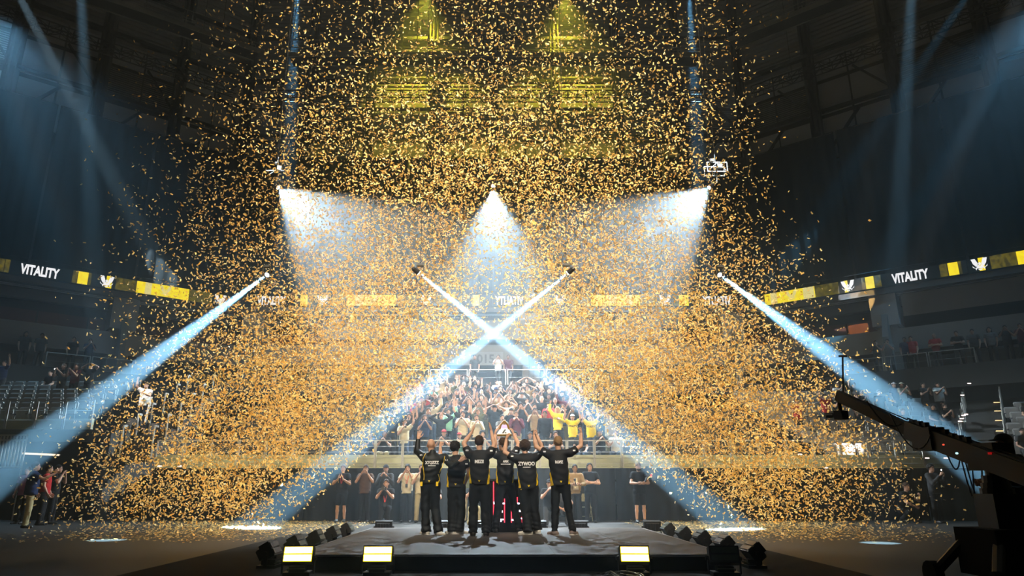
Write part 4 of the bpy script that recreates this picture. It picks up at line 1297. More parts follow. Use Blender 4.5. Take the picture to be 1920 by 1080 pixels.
def body_parts(s, h, hh=.0055):
    w = s['w']; Hm = head_frame(s['yaw'], s['pitch'], s['roll']); hc = s['hed']
    L = lambda x, f, u: hc + Hm @ A_(x, f, u)
    pr = [cap(s['pel'], s['wai'], .135 * w, .122 * w, .05, (1, .74, 1)), cap(s['wai'], s['che'], .122 * w, .145 * w, .05, (1, .70, 1)),
          cap(s['shL'], s['shR'], .055, .055, .05), cap(s['nek'] - A_(0, 0, .03), L(0, -.02, -.08), .056, .052, .03),
          ell(L(0, -.008, .025), (.076, .098, .100), Hm, .02), ell(L(0, .022, -.045), (.060, .072, .078), Hm, .03), cap(L(0, .06, -.085), L(0, .068, -.09), .026, .024, .03),
          cap(L(0, .088, .01), L(0, .106, -.028), .009, .0135, .012), ell(L(-.080, -.005, -.012), (.013, .022, .034), Hm, .01), ell(L(.080, -.005, -.012), (.013, .022, .034), Hm, .01)]
    for sd in 'LR':
        sh, el, wr = s['sh' + sd], s['el' + sd], s['wr' + sd]
        pr += [cap(sh, el, .052 * w, .041, .03), cap(el, el + (wr - el) * .35, .040, .042, .02), cap(el + (wr - el) * .35, wr, .042, .027, .02)]
        hp, kn, an, to = s['hip' + sd], s['kn' + sd], s['an' + sd], unit(s['to' + sd])
        pr += [cap(hp, kn, .082 * w, .054, .04), cap(kn, kn + (an - kn) * .35, .050, .054, .02), cap(kn + (an - kn) * .35, an, .054, .036, .02), cap(an - A_(0, 0, .04) - to * .03, an - A_(0, 0, .055) + to * .13, .032, .028, .02)]
    V, F = sdf_mesh(pr, h)
    P = [(V, F)]
    for sd in 'LR':
        wr, el = s['wr' + sd], s['el' + sd]
        f = s['hd' + sd] if s['hd' + sd] is not None else wr - el
        P.append(place_hand(s['hk' + sd], wr + unit(f) * .012, f, s['pa' + sd], sd == 'R', 1.0, hh))
    n0 = sum(len(q[1]) for q in P)
    feat = [ell(L(-.031, .083, .018), (.015, .010, .009), Hm, 0), ell(L(.031, .083, .018), (.015, .010, .009), Hm, 0), ell(L(-.031, .088, .040), (.022, .008, .006), Hm, 0), ell(L(.031, .088, .040), (.022, .008, .006), Hm, 0)]
    P.append(sdf_mesh(feat, .006)); n1 = sum(len(q[1]) for q in P)
    mth = [ell(L(0, .087, -.062), (.026, .010, s.get('mouth', .007)), Hm, 0)]
    P.append(sdf_mesh(mth, .005))
    V, F = join(P)
    mi = np.zeros(len(F), int); mi[n0:n1] = 1; mi[n1:] = 2
    return V, F, mi
def fold_noise(a, seed, base=0.0):
    r = np.random.RandomState(seed); k = [(r.normal(size=3) * A_(9, 9, 22), r.uniform(0, 6)) for _ in range(4)]
    def f(x, y, z):
        o = 0
        for q, ph in k: o = o + np.sin(q[0] * x + q[1] * y + q[2] * z + ph)
        return (a * .45 * o).astype(np.float32)
    return f
def shirt_parts(s, h, seed=1, fold=.004):
    w = s['w'] * (1 + .10 * s['loose']); b = s['belly']
    hem = s['hem']; pe = s['pel']; up = unit(s['che'] - s['pel']); hp = pe + up * (hem - pe[2])
    lo = hp - up * .06
    pr = [cap(lo, s['wai'], .172 * w + b * .5, .158 * w + b, .05, (1, .80 + b, 1), [(hp, -up)]), cap(s['wai'], s['che'], .158 * w + b, .163 * w, .05, (1, .76, 1)),
          cap(s['shL'] * .9 + s['shR'] * .1, s['shR'] * .9 + s['shL'] * .1, .074, .074, .06), cap(s['che'], s['nek'], .14 * w, .075, .05, (1, .75, 1), [(s['nek'] + A_(0, 0, .025), A_(0, .1, 1))])]
    for sd in 'LR':
        sh, el, wr = s['sh' + sd], s['el' + sd], s['wr' + sd]
        f = s['sleeve']
        if f <= 1:
            e = sh + (el - sh) * f; d = unit(el - sh)
            pr.append(cap(sh, e + d * .05, .070 * w, .066 * w, .05, cuts=[(e, d)]))
        else:
            e = el + (wr - el) * (f - 1); d = unit(wr - el)
            pr += [cap(sh, el, .072 * w, .060, .05), cap(el, e + d * .04, .060, .045, .03, cuts=[(e, d)])]
    nz = fold_noise(fold * .7, seed); cx, cz = s['che'][0], s['che'][2]
    def f(x, y, z):
        return nz(x, y, z) + (fold * .8 * np.sin(52 * (z - 1.6 * (x - cx) ** 2) + 2.2 * np.sin(9 * x + seed) + 1.5 * np.sin(7 * z + seed)) * np.clip((cz - z) * 6 + .8, 0, 1)).astype(np.float32)
    return sdf_mesh(pr, h, f)
def trouser_parts(s, h, seed=2, fold=.004, short=False, waist=None):
    lw = s['legw']; top = s['pel'] + A_(0, 0, .10) if waist is None else A_(0, 0, waist)
    pr = [cap(s['hipL'] * .75 + s['pel'] * .25 + A_(0, 0, .02), s['hipR'] * .75 + s['pel'] * .25 + A_(0, 0, .02), .108 * s['w'], .108 * s['w'], .05, (1, .95, 1)),
          cap(s['pel'], s['pel'] + A_(0, 0, .12), .128 * s['w'], .122 * s['w'], .05, (1, .80, 1), [(top, A_(0, 0, 1))])]
    for sd in 'LR':
        hp, kn, an = s['hip' + sd], s['kn' + sd], s['an' + sd]
        if short:
            pr.append(cap(hp, kn, .100 * lw, .082 * lw, .05, cuts=[(hp + (kn - hp) * .95, unit(kn - hp))]))
        else:
            d = unit(an - kn); e = an + d * .03
            pr += [cap(hp, kn, .098 * lw, .074 * lw, .04), cap(kn, e + d * .05, .074 * lw, s['cuff'], .03, cuts=[(e, d)])]
    nz = fold_noise(fold, seed)
    zb = min(s['anL'][2], s['anR'][2])
    def f(x, y, z):
        q = np.clip((zb + .30 - z) / .25, 0, 1)
        return nz(x, y, z) + (.005 * q * np.sin(z * 80 + 9 * x + 7 * np.sin(y * 14 + seed)) + .0035 * (1 - q) * np.sin(30 * z + 38 * np.abs(x - .02) + 2 * np.sin(11 * z + seed) + 8 * y)).astype(np.float32)
    return sdf_mesh(pr, h, f)
def shoe_parts(s, sd, h):
    an, to = s['an' + sd], unit(s['to' + sd] * A_(1, 1, 0)); z0 = an[2] - .09
    g = A_(an[0], an[1], z0)
    pr = [cap(g - to * .055 + A_(0, 0, .042), g + to * .02 + A_(0, 0, .05), .044, .046, .03, (1, 1, 1), [(g, A_(0, 0, -1))]), cap(g + to * .02 + A_(0, 0, .045), g + to * .165 + A_(0, 0, .030), .044, .036, .04, (1, 1, 1), [(g, A_(0, 0, -1))]),
          cap(g + A_(0, 0, .05), g + A_(0, 0, .10), .044, .044, .03, cuts=[(g + A_(0, 0, .10), A_(0, 0, 1))])]
    return sdf_mesh(pr, h)
def hair_parts(s, h, kind='short', seed=3):
    Hm = head_frame(s['yaw'], s['pitch'], s['roll']); hc = s['hed']
    L = lambda x, f, u: hc + Hm @ A_(x, f, u)
    D = lambda x, f, u: Hm @ A_(x, f, u)
    n1 = unit(A_(0, 1.25, -1)); face = (L(0, .0, -.030), D(*n1))
    low = (L(0, 0, -.085), D(0, .15, -1)); fr = (L(0, .098, 0), D(0, 1, -.1))
    pr = [ell(L(0, -.014, .030), (.088, .110, .108), Hm, .01, [face, low])]
    am = .004
    if kind == 'shaggy':
        pr = [ell(L(0, -.018, .036), (.096, .120, .116), Hm, .02, [face, (L(0, 0, -.11), D(0, .1, -1))])]; am = .011
    if kind == 'long':
        pr += [cap(L(-.055, -.055, .02), L(-.065, -.05, -.22), .060, .050, .03), cap(L(.055, -.055, .02), L(.065, -.05, -.22), .060, .050, .03), cap(L(0, -.07, .0), L(0, -.075, -.24), .06, .05, .04)]
    if kind == 'curly':
        pr = [ell(L(0, -.02, .045), (.112, .125, .118), Hm, .01, [face, (L(0, 0, -.08), D(0, .1, -1))])]; am = .014
    if kind == 'beard':
        pr = [ell(L(0, .028, -.062), (.066, .076, .066), Hm, .01, [(L(0, 0, -.048), D(0, .1, 1)), (L(0, .0, 0), D(0, -1, 0))])]; am = .002
    if kind == 'hat':
        pr = [ell(L(0, -.006, .055), (.090, .108, .090), Hm, .0, [(L(0, 0, .050), D(0, .05, -1))]), ell(L(0, -.004, .056), (.185, .20, .016), Hm, .01)]; am = 0
    if kind == 'cap':
        up = (L(0, 0, .045), D(0, .05, -1))
        pr = [ell(L(0, -.004, .035), (.092, .112, .100), Hm, .0, [up]), cap(L(-.035, .10, .05), L(.035, .10, .05), .048, .048, .01, (1, 1.5, .22))]; am = 0
    r = np.random.RandomState(seed); ph = r.uniform(0, 6, 6)
    def f(x, y, z):
        return (am * (np.sin(70 * x + ph[0] + 2 * np.sin(40 * z)) * np.sin(60 * z + ph[1]) * .6 + .5 * np.sin(95 * y + 50 * x + ph[2]))).astype(np.float32)
    return sdf_mesh(pr, h, f if am else None)
SKINS = [mat('skin_light', (0.50, 0.29, 0.20), 0.5, var=.06), mat('skin_warm', (0.40, 0.22, 0.14), 0.5, var=.06), mat('skin_tan', (0.28, 0.15, 0.09), 0.5, var=.06), mat('skin_brown', (0.18, 0.09, 0.055), 0.5, var=.06)]
EYE = mat('eye_brow_dark', (0.02, 0.015, 0.012), 0.4)
LIP = mat('lip_skin', (0.28, 0.09, 0.075), 0.5)
HAIRS = {'black': mat('hair_black', (0.010, 0.008, 0.007), 0.75, spec=0.15, scale=40, var=.3), 'dark brown': mat('hair_brown', (0.035, 0.020, 0.012), 0.75, spec=0.15, scale=40, var=.3), 'brown': mat('hair_midbrown', (0.10, 0.06, 0.035), 0.75, spec=0.15, scale=40, var=.3),
         'blond': mat('hair_blond', (0.42, 0.30, 0.14), 0.75, spec=0.15, scale=40, var=.25), 'sandy': mat('hair_sandy', (0.22, 0.14, 0.075), 0.75, spec=0.15, scale=40, var=.3), 'bald': None}
def cloth(name, col, rough=.8, var=.15, scale=9):
    return mat('cloth_' + name, col, rough, var=var, scale=scale, spec=.1)
CLO = {'black': cloth('black', (0.010, 0.010, 0.011)), 'charcoal': cloth('charcoal', (0.035, 0.036, 0.038)), 'white': cloth('white', (0.55, 0.54, 0.50)), 'cream': cloth('cream', (0.46, 0.40, 0.27)),
       'olive': cloth('olive', (0.085, 0.095, 0.055)), 'green': cloth('green', (0.03, 0.10, 0.065)), 'mint': cloth('mint', (0.22, 0.48, 0.34)), 'red': cloth('red', (0.32, 0.018, 0.018)), 'navy': cloth('navy', (0.012, 0.020, 0.055)),
       'grey': cloth('grey', (0.14, 0.14, 0.14)), 'yellow': cloth('yellow', (0.78, 0.58, 0.02)), 'tan': cloth('tan', (0.24, 0.16, 0.075)), 'khaki': cloth('khaki', (0.26, 0.22, 0.12)), 'maroon': cloth('maroon', (0.09, 0.012, 0.02)),
       'denim': cloth('denim', (0.045, 0.07, 0.12)), 'blue': cloth('blue', (0.05, 0.10, 0.28)), 'brown': cloth('brown', (0.07, 0.04, 0.025)), 'pink': cloth('pink', (0.45, 0.16, 0.26))}
SHOEW = mat('shoe_white', (0.62, 0.60, 0.57), 0.5); SHOEB = mat('shoe_black', (0.012, 0.012, 0.012), 0.5); SHOEG = mat('shoe_taupe', (0.22, 0.17, 0.155), 0.7)
# ================================================================== THE SIX PLAYERS (seen from behind, facing the crowd)
JER = bpy.data.materials.new('jersey_black'); JER.use_nodes = True
nt = JER.node_tree; b = nt.nodes['Principled BSDF']; b.inputs['Roughness'].default_value = .6; b.inputs['Specular IOR Level'].default_value = .16
at = nt.nodes.new('ShaderNodeAttribute'); at.attribute_name = 'panel'
gt_ = nt.nodes.new('ShaderNodeMath'); gt_.operation = 'GREATER_THAN'; gt_.inputs[1].default_value = .5
nt.links.new(at.outputs['Fac'], gt_.inputs[0])
nz = nt.nodes.new('ShaderNodeTexNoise'); nz.inputs['Scale'].default_value = 14
mxa = nt.nodes.new('ShaderNodeMix'); mxa.data_type = 'RGBA'; mxa.inputs[6].default_value = (.005, .005, .006, 1); mxa.inputs[7].default_value = (.010, .010, .012, 1)
nt.links.new(nz.outputs['Fac'], mxa.inputs[0])
mxb = nt.nodes.new('ShaderNodeMix'); mxb.data_type = 'RGBA'; mxb.inputs[7].default_value = (.85, .58, .005, 1)
nt.links.new(gt_.outputs[0], mxb.inputs[0]); nt.links.new(mxa.outputs[2], mxb.inputs[6]); nt.links.new(mxb.outputs[2], b.inputs['Base Color'])
PANTS = mat('player_trousers', (0.008, 0.010, 0.013), 0.6, var=.25, scale=12, spec=.2)
YEL = mat('player_yellow', (0.85, 0.60, 0.01), 0.6)
PRINT = mat('jersey_white_print', (0.75, 0.76, 0.78), 0.6)
PRINTG = mat('jersey_grey_print', (0.22, 0.23, 0.24), 0.6)
JACK = mat('jacket_black', (0.006, 0.008, 0.009), 0.5, var=.25, scale=10, spec=.22)
VLOGO = [[(-.5, .5), (-.16, .5), (0, .02), (0, -.5)], [(.5, .5), (.16, .5), (0, .02), (0, -.5)]]

def player(label, foot, P, pant_top=None, shirt='jersey', name=None, name_h=.055, sub=None, hair=('short', 'dark brown'), shoes=('white', 'white'), skin=0, sock=False, **kw):
    """P: joints in pixels with a depth step: key -> (px, py, dy)"""
    base = np.array(at_z(foot[0], foot[1], SZ)); base[2] = SZ
    def J(p): return np.array(at_y(p[0], p[1], base[1] + p[2])) - base
    sk = {k: tuple(J(v)) for k, v in P.items()}
    s = spec(**sk, **kw)
    o = thing('person', label, 'person', tuple(base), 0, 'players on the stage')
    V, F, mi = body_parts(s, .013)
    mesh_obj('body', to_mesh('body', V, F, [SKINS[skin], EYE, LIP], mi), o)
    V, F = shirt_parts(s, .012, seed=int(foot[0]), fold=.006)
    sm = JER if shirt == 'jersey' else JACK
    me = to_mesh('jersey' if shirt == 'jersey' else 'jacket', V, F, [sm])
    if shirt == 'jersey':
        zt = s['che'][2] - .06; hem = V[:, 2].min(); z = V[:, 2]
        cxv = np.interp(z, [s['pel'][2], s['che'][2]], [s['pel'][0], s['che'][0]])
        half = np.full(len(z), .2)
        for zz in np.arange(hem, zt, .02):
            mk = (z >= zz) & (z < zz + .02)
            if mk.any(): half[mk] = np.percentile(np.abs(V[mk, 0] - cxv[mk]), 99)
        thr = 1.02 - .30 * np.clip((zt - z) / (zt - hem), 0, 1)
        val = .5 + (np.abs(V[:, 0] - cxv) / half - thr) * 3
        val = np.where(z < zt, val, 0)
        ca = me.color_attributes.new('panel', 'FLOAT_COLOR', 'POINT'); v_ = np.clip(val, 0, 1)
        ca.data.foreach_set('color', np.stack([v_, v_, v_, np.ones_like(v_)], -1).reshape(-1).astype(np.float32))
    so = mesh_obj('jersey' if shirt == 'jersey' else 'jacket', me, o)
    tree = BVHTree.FromPolygons([tuple(p) for p in V], [tuple(f) for f in F])
    def stick(x, z, e=.004):
        hit = tree.ray_cast(Vector((x, -1.5, z)), Vector((0, 1, 0)))
        return Vector((x, (hit[0].y if hit[0] else -.15) - e, z))
    c = s['che']
    if name:
        me = text_mesh(name, name_h, .001, .004, .85)
        zc = c[2] + .005
        for v in me.vertices: v.co = stick(c[0] + v.co.x, zc + v.co.z, .005 - v.co.y)
        me.materials.append(PRINT); mesh_obj('name_lettering', me, so)
    if sub:
        m = MB(); n = 8; zc = c[2] + .005 - name_h * .5 - .035
        pts = []
        for i in range(n + 1):
            x = c[0] - sub / 2 + sub * i / n
            pts += [stick(x, zc - .008, .004), stick(x, zc + .008, .004)]
        m.add(pts, [(2 * i, 2 * i + 2, 2 * i + 3, 2 * i + 1) for i in range(n)])
        m.build('sponsor_line', PRINT, so)
    zl = s['hem'] + .06
    m = MB()
    for poly in VLOGO:
        m.add([stick(s['pel'][0] + u * .045, zl + v * .04, .004) for u, v in poly], [tuple(range(len(poly)))])
    m.build('emblem', YEL, so)
    # shoulder marks
    for sd in 'LR':
        q = s['sh' + sd] + (s['el' + sd] - s['sh' + sd]) * .30
        m = MB(); pts = [stick(q[0] + u, q[2] + v, .004) for u, v in ((-.025, -.014), (.025, -.014), (.025, .014), (-.025, .014))]
        m.add(pts, [(0, 1, 2, 3)]); m.build('sleeve_badge', PRINT, so)
    if shirt == 'jersey':
        m = MB(); nk = s['nek']; pts = []
        for i in range(17):
            a = 2 * PI * i / 16
            pts.append((nk[0] + .074 * math.cos(a), nk[1] + .005 + .066 * math.sin(a), nk[2] + .012 + .012 * math.sin(a)))
        m.path(pts, .007, 6); m.build('collar', mat('collar_gold', (.45, .30, .05), .6), so, smooth=True)
    else:
        for pts in kw_pip(s, base): 
            m = MB(); m.path([stick(p[0], p[2], .003) for p in pts], .006, 5); m.build('piping', YEL, so, smooth=True)
        for x in (-.155, .155):
            m = MB(); z0 = s['hem'] - .03
            m.add([(s['pel'][0] + x - .022, -.135, z0), (s['pel'][0] + x + .022, -.135, z0), (s['pel'][0] + x + .022, -.135, z0 + .08), (s['pel'][0] + x - .022, -.135, z0 + .08)], [(0, 1, 2, 3)])
            m.build('shirt_tail', YEL, so)
        nk = s['nek']
        V2, F2 = sdf_mesh([cap(nk - A_(0, 0, .02), nk + A_(0, .01, .075), .078, .066, .01, cuts=[(nk + A_(0, 0, .07), A_(0, .3, 1))])], .012)
        mesh_obj('collar', to_mesh('collar', V2, F2, [JACK]), so)
    V, F = trouser_parts(s, .012, seed=int(foot[0]) + 1, fold=.006, waist=pant_top)
    mesh_obj('trousers', to_mesh('trousers', V, F, [PANTS]), o)
    SM = {'white': SHOEW, 'black': SHOEB, 'taupe': SHOEG}
    for sd, c_ in zip('LR', shoes):
        V, F = shoe_parts(s, sd, .010)
        sh = mesh_obj('shoe', to_mesh('shoe', V, F, [SM[c_]]), o)
        g = s['an' + sd]; to = unit(s['to' + sd] * A_(1, 1, 0)); pr_ = A_(-to[1], to[0], 0)
        V2, F2 = sdf_mesh([cap(A_(g[0], g[1], g[2] - .082) - to * .06, A_(g[0], g[1], g[2] - .082) + to * .165, .047, .039, .0, (1, 1, .35))], .010)
        mesh_obj('sole', to_mesh('sole', V2, F2, [SHOEW if c_ != 'black' else SHOEB]), sh)
        if sock:
            MB().tube(tuple(g - A_(0, 0, .03)), tuple(g + A_(0, 0, .035)), .05, 12).build('sock', SHOEW, sh, smooth=True)
    if hair[1] != 'bald':
        V, F = hair_parts(s, .009, hair[0], int(foot[0]))
        mesh_obj('hair', to_mesh('hair', V, F, [HAIRS[hair[1]]]), o)
    return o, s, base
def kw_pip(s, base):
    def px(lst): return [np.array(at_y(a, b_, base[1] - .15)) - base for a, b_ in lst]
    out = []
    for lst in ([(797, 850), (792.5, 860), (791.5, 872), (794, 882), (795, 892), (794.5, 900)], [(833.5, 855), (832, 866), (829, 876), (823, 886)], [(821, 889), (822.5, 895), (823, 905)]):
        P = px(lst); q = []
        for a, b_ in zip(P[:-1], P[1:]):
            for t in range(4): q.append(a + (b_ - a) * t / 4)
        q.append(P[-1]); out.append(q)
    return out

player('bald player in black track jacket with yellow piping and one arm raised', (808, 1002),
       dict(pel=(806, 905, 0), wai=(807, 887, 0), che=(811, 868, 0), shL=(794, 857, 0), shR=(834, 858, 0), nek=(811, 851, -.01), hed=(808.5, 835, .02), elL=(782, 846, .12), wrL=(784.5, 822, .2),
            elR=(846, 874, -.16), wrR=(862, 864, -.20), hipL=(799, 910, 0), hipR=(816, 910, 0), knL=(797, 953, .03), knR=(816, 953, .05), anL=(799, 994, .0), anR=(822, 995, -.05)),
       shirt='jacket', name='XTQZZZ', name_h=.055, sub=.15, hair=('short', 'bald'), sleeve=1.92, hem=.93, w=1.08, legw=1.12, cuff=.095, hdL=(.03, .05, .2), paL=(0, 1, 0), hkL='open', hkR='relax', paR=(0, 1, -.3), toL=(-.5, .6, 0), toR=(.35, -.35, 0), yaw=-8)
player('short black-haired player in black jersey with a teammate\'s arm across the shoulders', (853, 1001),
       dict(pel=(855, 912, 0), wai=(855, 890, 0), che=(857, 872, 0), shL=(841, 864, 0), shR=(873, 864, 0), nek=(856, 856, 0), hed=(853.5, 840, .02), elL=(826, 858, .25), wrL=(825.5, 838, .34),
            elR=(880, 884, .08), wrR=(874, 902, .22), hipL=(848, 915, 0), hipR=(863, 915, 0), knL=(847, 955, .03), knR=(865, 955, .03), anL=(848, 993, .02), anR=(861, 993, -.02)),
       name='', hair=('shaggy', 'black'), shoes=('white', 'white'), w=.98, hem=.87, legw=1.1, cuff=.095, hdL=(.05, 0, .2), hkL='fist', paL=(.6, 1, 0), toL=(-.5, .5, 0), toR=(.9, .25, 0), yaw=-20)
player('tall dark-haired player in black jersey clapping hands high overhead', (899, 1005),
       dict(pel=(899, 908, 0), wai=(899, 888, 0), che=(899, 866, 0), shL=(879, 851, 0), shR=(919, 851, 0), nek=(899, 847, 0), hed=(899, 829, .02), elL=(869.5, 831, .08), wrL=(885, 810, .18),
            elR=(926.5, 833, .08), wrR=(921, 808, .18), hipL=(890, 912, 0), hipR=(909, 912, 0), knL=(888, 955, .02), knR=(910, 955, .02), anL=(887, 996, .0), anR=(911.5, 996, .0)),
       name='MEZII', name_h=.06, hair=('short', 'dark brown'), shoes=('black', 'black'), w=1.06, hem=.93, legw=1.12, cuff=.09, hdL=(.06, .05, .2), hkL='open', paL=(1, .3, 0), hdR=(-.03, .05, .2), hkR='open', paR=(-1, .3, 0), toL=(-.12, .9, 0), toR=(.12, .9, 0), yaw=-12, pitch=4)
_pl4 = player('dark-haired player in black jersey lifting the white and gold trophy overhead', (950, 998),
       dict(pel=(947, 907, 0), wai=(947, 888, 0), che=(948, 866, 0), shL=(929, 853, 0), shR=(966, 851, 0), nek=(948, 848, 0), hed=(943, 834, .06), elL=(928, 836, .16), wrL=(928.5, 815, .30),
            elR=(972, 833, .16), wrR=(963, 814, .30), hipL=(938, 911, 0), hipR=(956, 911, 0), knL=(934, 952, .0), knR=(964, 950, .0), anL=(929, 990, -.05), anR=(973, 989, .0)),
       name='APEX', name_h=.04, sub=.2, hair=('shaggy', 'dark brown'), shoes=('black', 'black'), w=1.0, hem=.92, legw=1.05, cuff=.08, hdL=(.02, .03, .2), hkL='grip', paL=(1, .2, .1), hdR=(-.05, .03, .2), hkR='grip', paR=(-1, .2, .1), toL=(-.2, .9, 0), toR=(.2, .9, 0), yaw=55)
player('curly dark-haired player in long untucked black jersey touching the trophy base', (994, 1002),
       dict(pel=(991, 915, 0), wai=(989, 892, 0), che=(987, 870, 0), shL=(966, 859, 0), shR=(1007, 856, 0), nek=(986, 856, 0), hed=(984, 839, .02), elL=(946.5, 848, .06), wrL=(949.5, 824, .14),
            elR=(1017.5, 842, .22), wrR=(1007, 817, .30), hipL=(982, 917, 0), hipR=(1000, 917, 0), knL=(985, 955, .03), knR=(1002, 955, .03), anL=(990, 994, -.02), anR=(1007, 991, .05)),
       name='ZYWOO', name_h=.07, sub=.15, hair=('curly', 'dark brown'), shoes=('white', 'white'), w=1.06, hem=.84, legw=1.15, cuff=.1, hdL=(.04, .03, .2), hkL='grip', paL=(1, .4, 0), hdR=(-.03, .05, .2), hkR='fist', paR=(-1, .3, 0), toL=(-1, .1, 0), toR=(-.4, .6, 0), yaw=10)
player('fair-haired player in black jersey with both fists raised, standing apart at the end', (1056, 1003),
       dict(pel=(1051, 910, 0), wai=(1049, 890, 0), che=(1047, 867, 0), shL=(1027, 851, 0), shR=(1070, 849, 0), nek=(1047, 848, 0), hed=(1046, 830, .02), elL=(1005.5, 838, .05), wrL=(1001, 816, .12),
            elR=(1089, 836, .05), wrR=(1089.5, 812, .12), hipL=(1042, 913, 0), hipR=(1060, 913, 0), knL=(1041, 955, .02), knR=(1066, 955, .02), anL=(1040, 995, .0), anR=(1074, 994, -.03)),
       name='ROPZ', name_h=.05, hair=('short', 'sandy'), shoes=('taupe', 'taupe'), sock=True, w=1.04, hem=.92, legw=1.0, cuff=.062, hdL=(.02, .02, .2), hkL='fist', paL=(1, .2, 0), hdR=(.0, .02, .2), hkR='fist', paR=(-1, .2, 0), toL=(-.4, .5, 0), toR=(.3, .5, 0), yaw=-4, pitch=3)

# ---- the trophy: white faceted pyramid with a gold claw crown
tb = np.array(at_z(950, 998, SZ))
TY = tb[1] + .36
tc = at_y(945.5, 815, TY)
tr = wthing('trophy', 'white pyramid trophy with gold crown held high over the dark-haired player', 'trophy', (tc.x, TY, tc.z))
WHT = mat('trophy_white', (0.80, 0.80, 0.84), 0.2, var=.03); GOLD = mat('trophy_gold', (0.85, 0.50, 0.06), 0.25, 0.8); LIL = mat('trophy_lilac', (0.50, 0.40, 0.78), 0.25, var=.08)
def frus(z0, r0, z1, r1, mtl, name, dy=1.0):
    m = MB(); q = lambda r, z: [(tc.x - r, TY - r * dy * .7, tc.z + z), (tc.x + r, TY - r * dy * .7, tc.z + z), (tc.x + r, TY + r * dy * .7, tc.z + z), (tc.x - r, TY + r * dy * .7, tc.z + z)]
    m.add(q(r0, z0) + q(r1, z1), [(3, 2, 1, 0), (4, 5, 6, 7), (0, 1, 5, 4), (1, 2, 6, 5), (2, 3, 7, 6), (3, 0, 4, 7)])
    return m.build(name, mtl, tr)
frus(-.03, .150, 0, .160, GOLD, 'base')
frus(0, .155, .13, .088, WHT, 'pyramid')
frus(.13, .088, .21, .045, LIL, 'crystal')
for s in (-1, 1):
    for t in (-1, 1):
        m = MB(); m.bar((tc.x + s * .10, TY + t * .07, tc.z + .11), (tc.x + s * .075, TY + t * .05, tc.z + .20), .028); m.bar((tc.x + s * .075, TY + t * .05, tc.z + .20), (tc.x + s * .012, TY + t * .01, tc.z + .285), .022)
        m.build('claw', GOLD, tr)
MB().tube((tc.x, TY, tc.z + .19), (tc.x, TY, tc.z + .30), .03, 8, .006).build('spire', GOLD, tr)
m = MB()
yf = lambda z: TY - (.155 + (.088 - .155) * z / .13) * .7 - .004
for poly in ([(-.055, .02), (-.01, .02), (.035, .105), (.012, .115)], [(.005, .02), (.05, .02), (.042, .045), (.016, .045)], [(-.03, .06), (.03, .075), (.03, .085), (-.03, .07)]):
    m.add([(tc.x + u, yf(v), tc.z + v) for u, v in poly], [tuple(range(len(poly)))])
m.build('emblem', BLACK, tr)
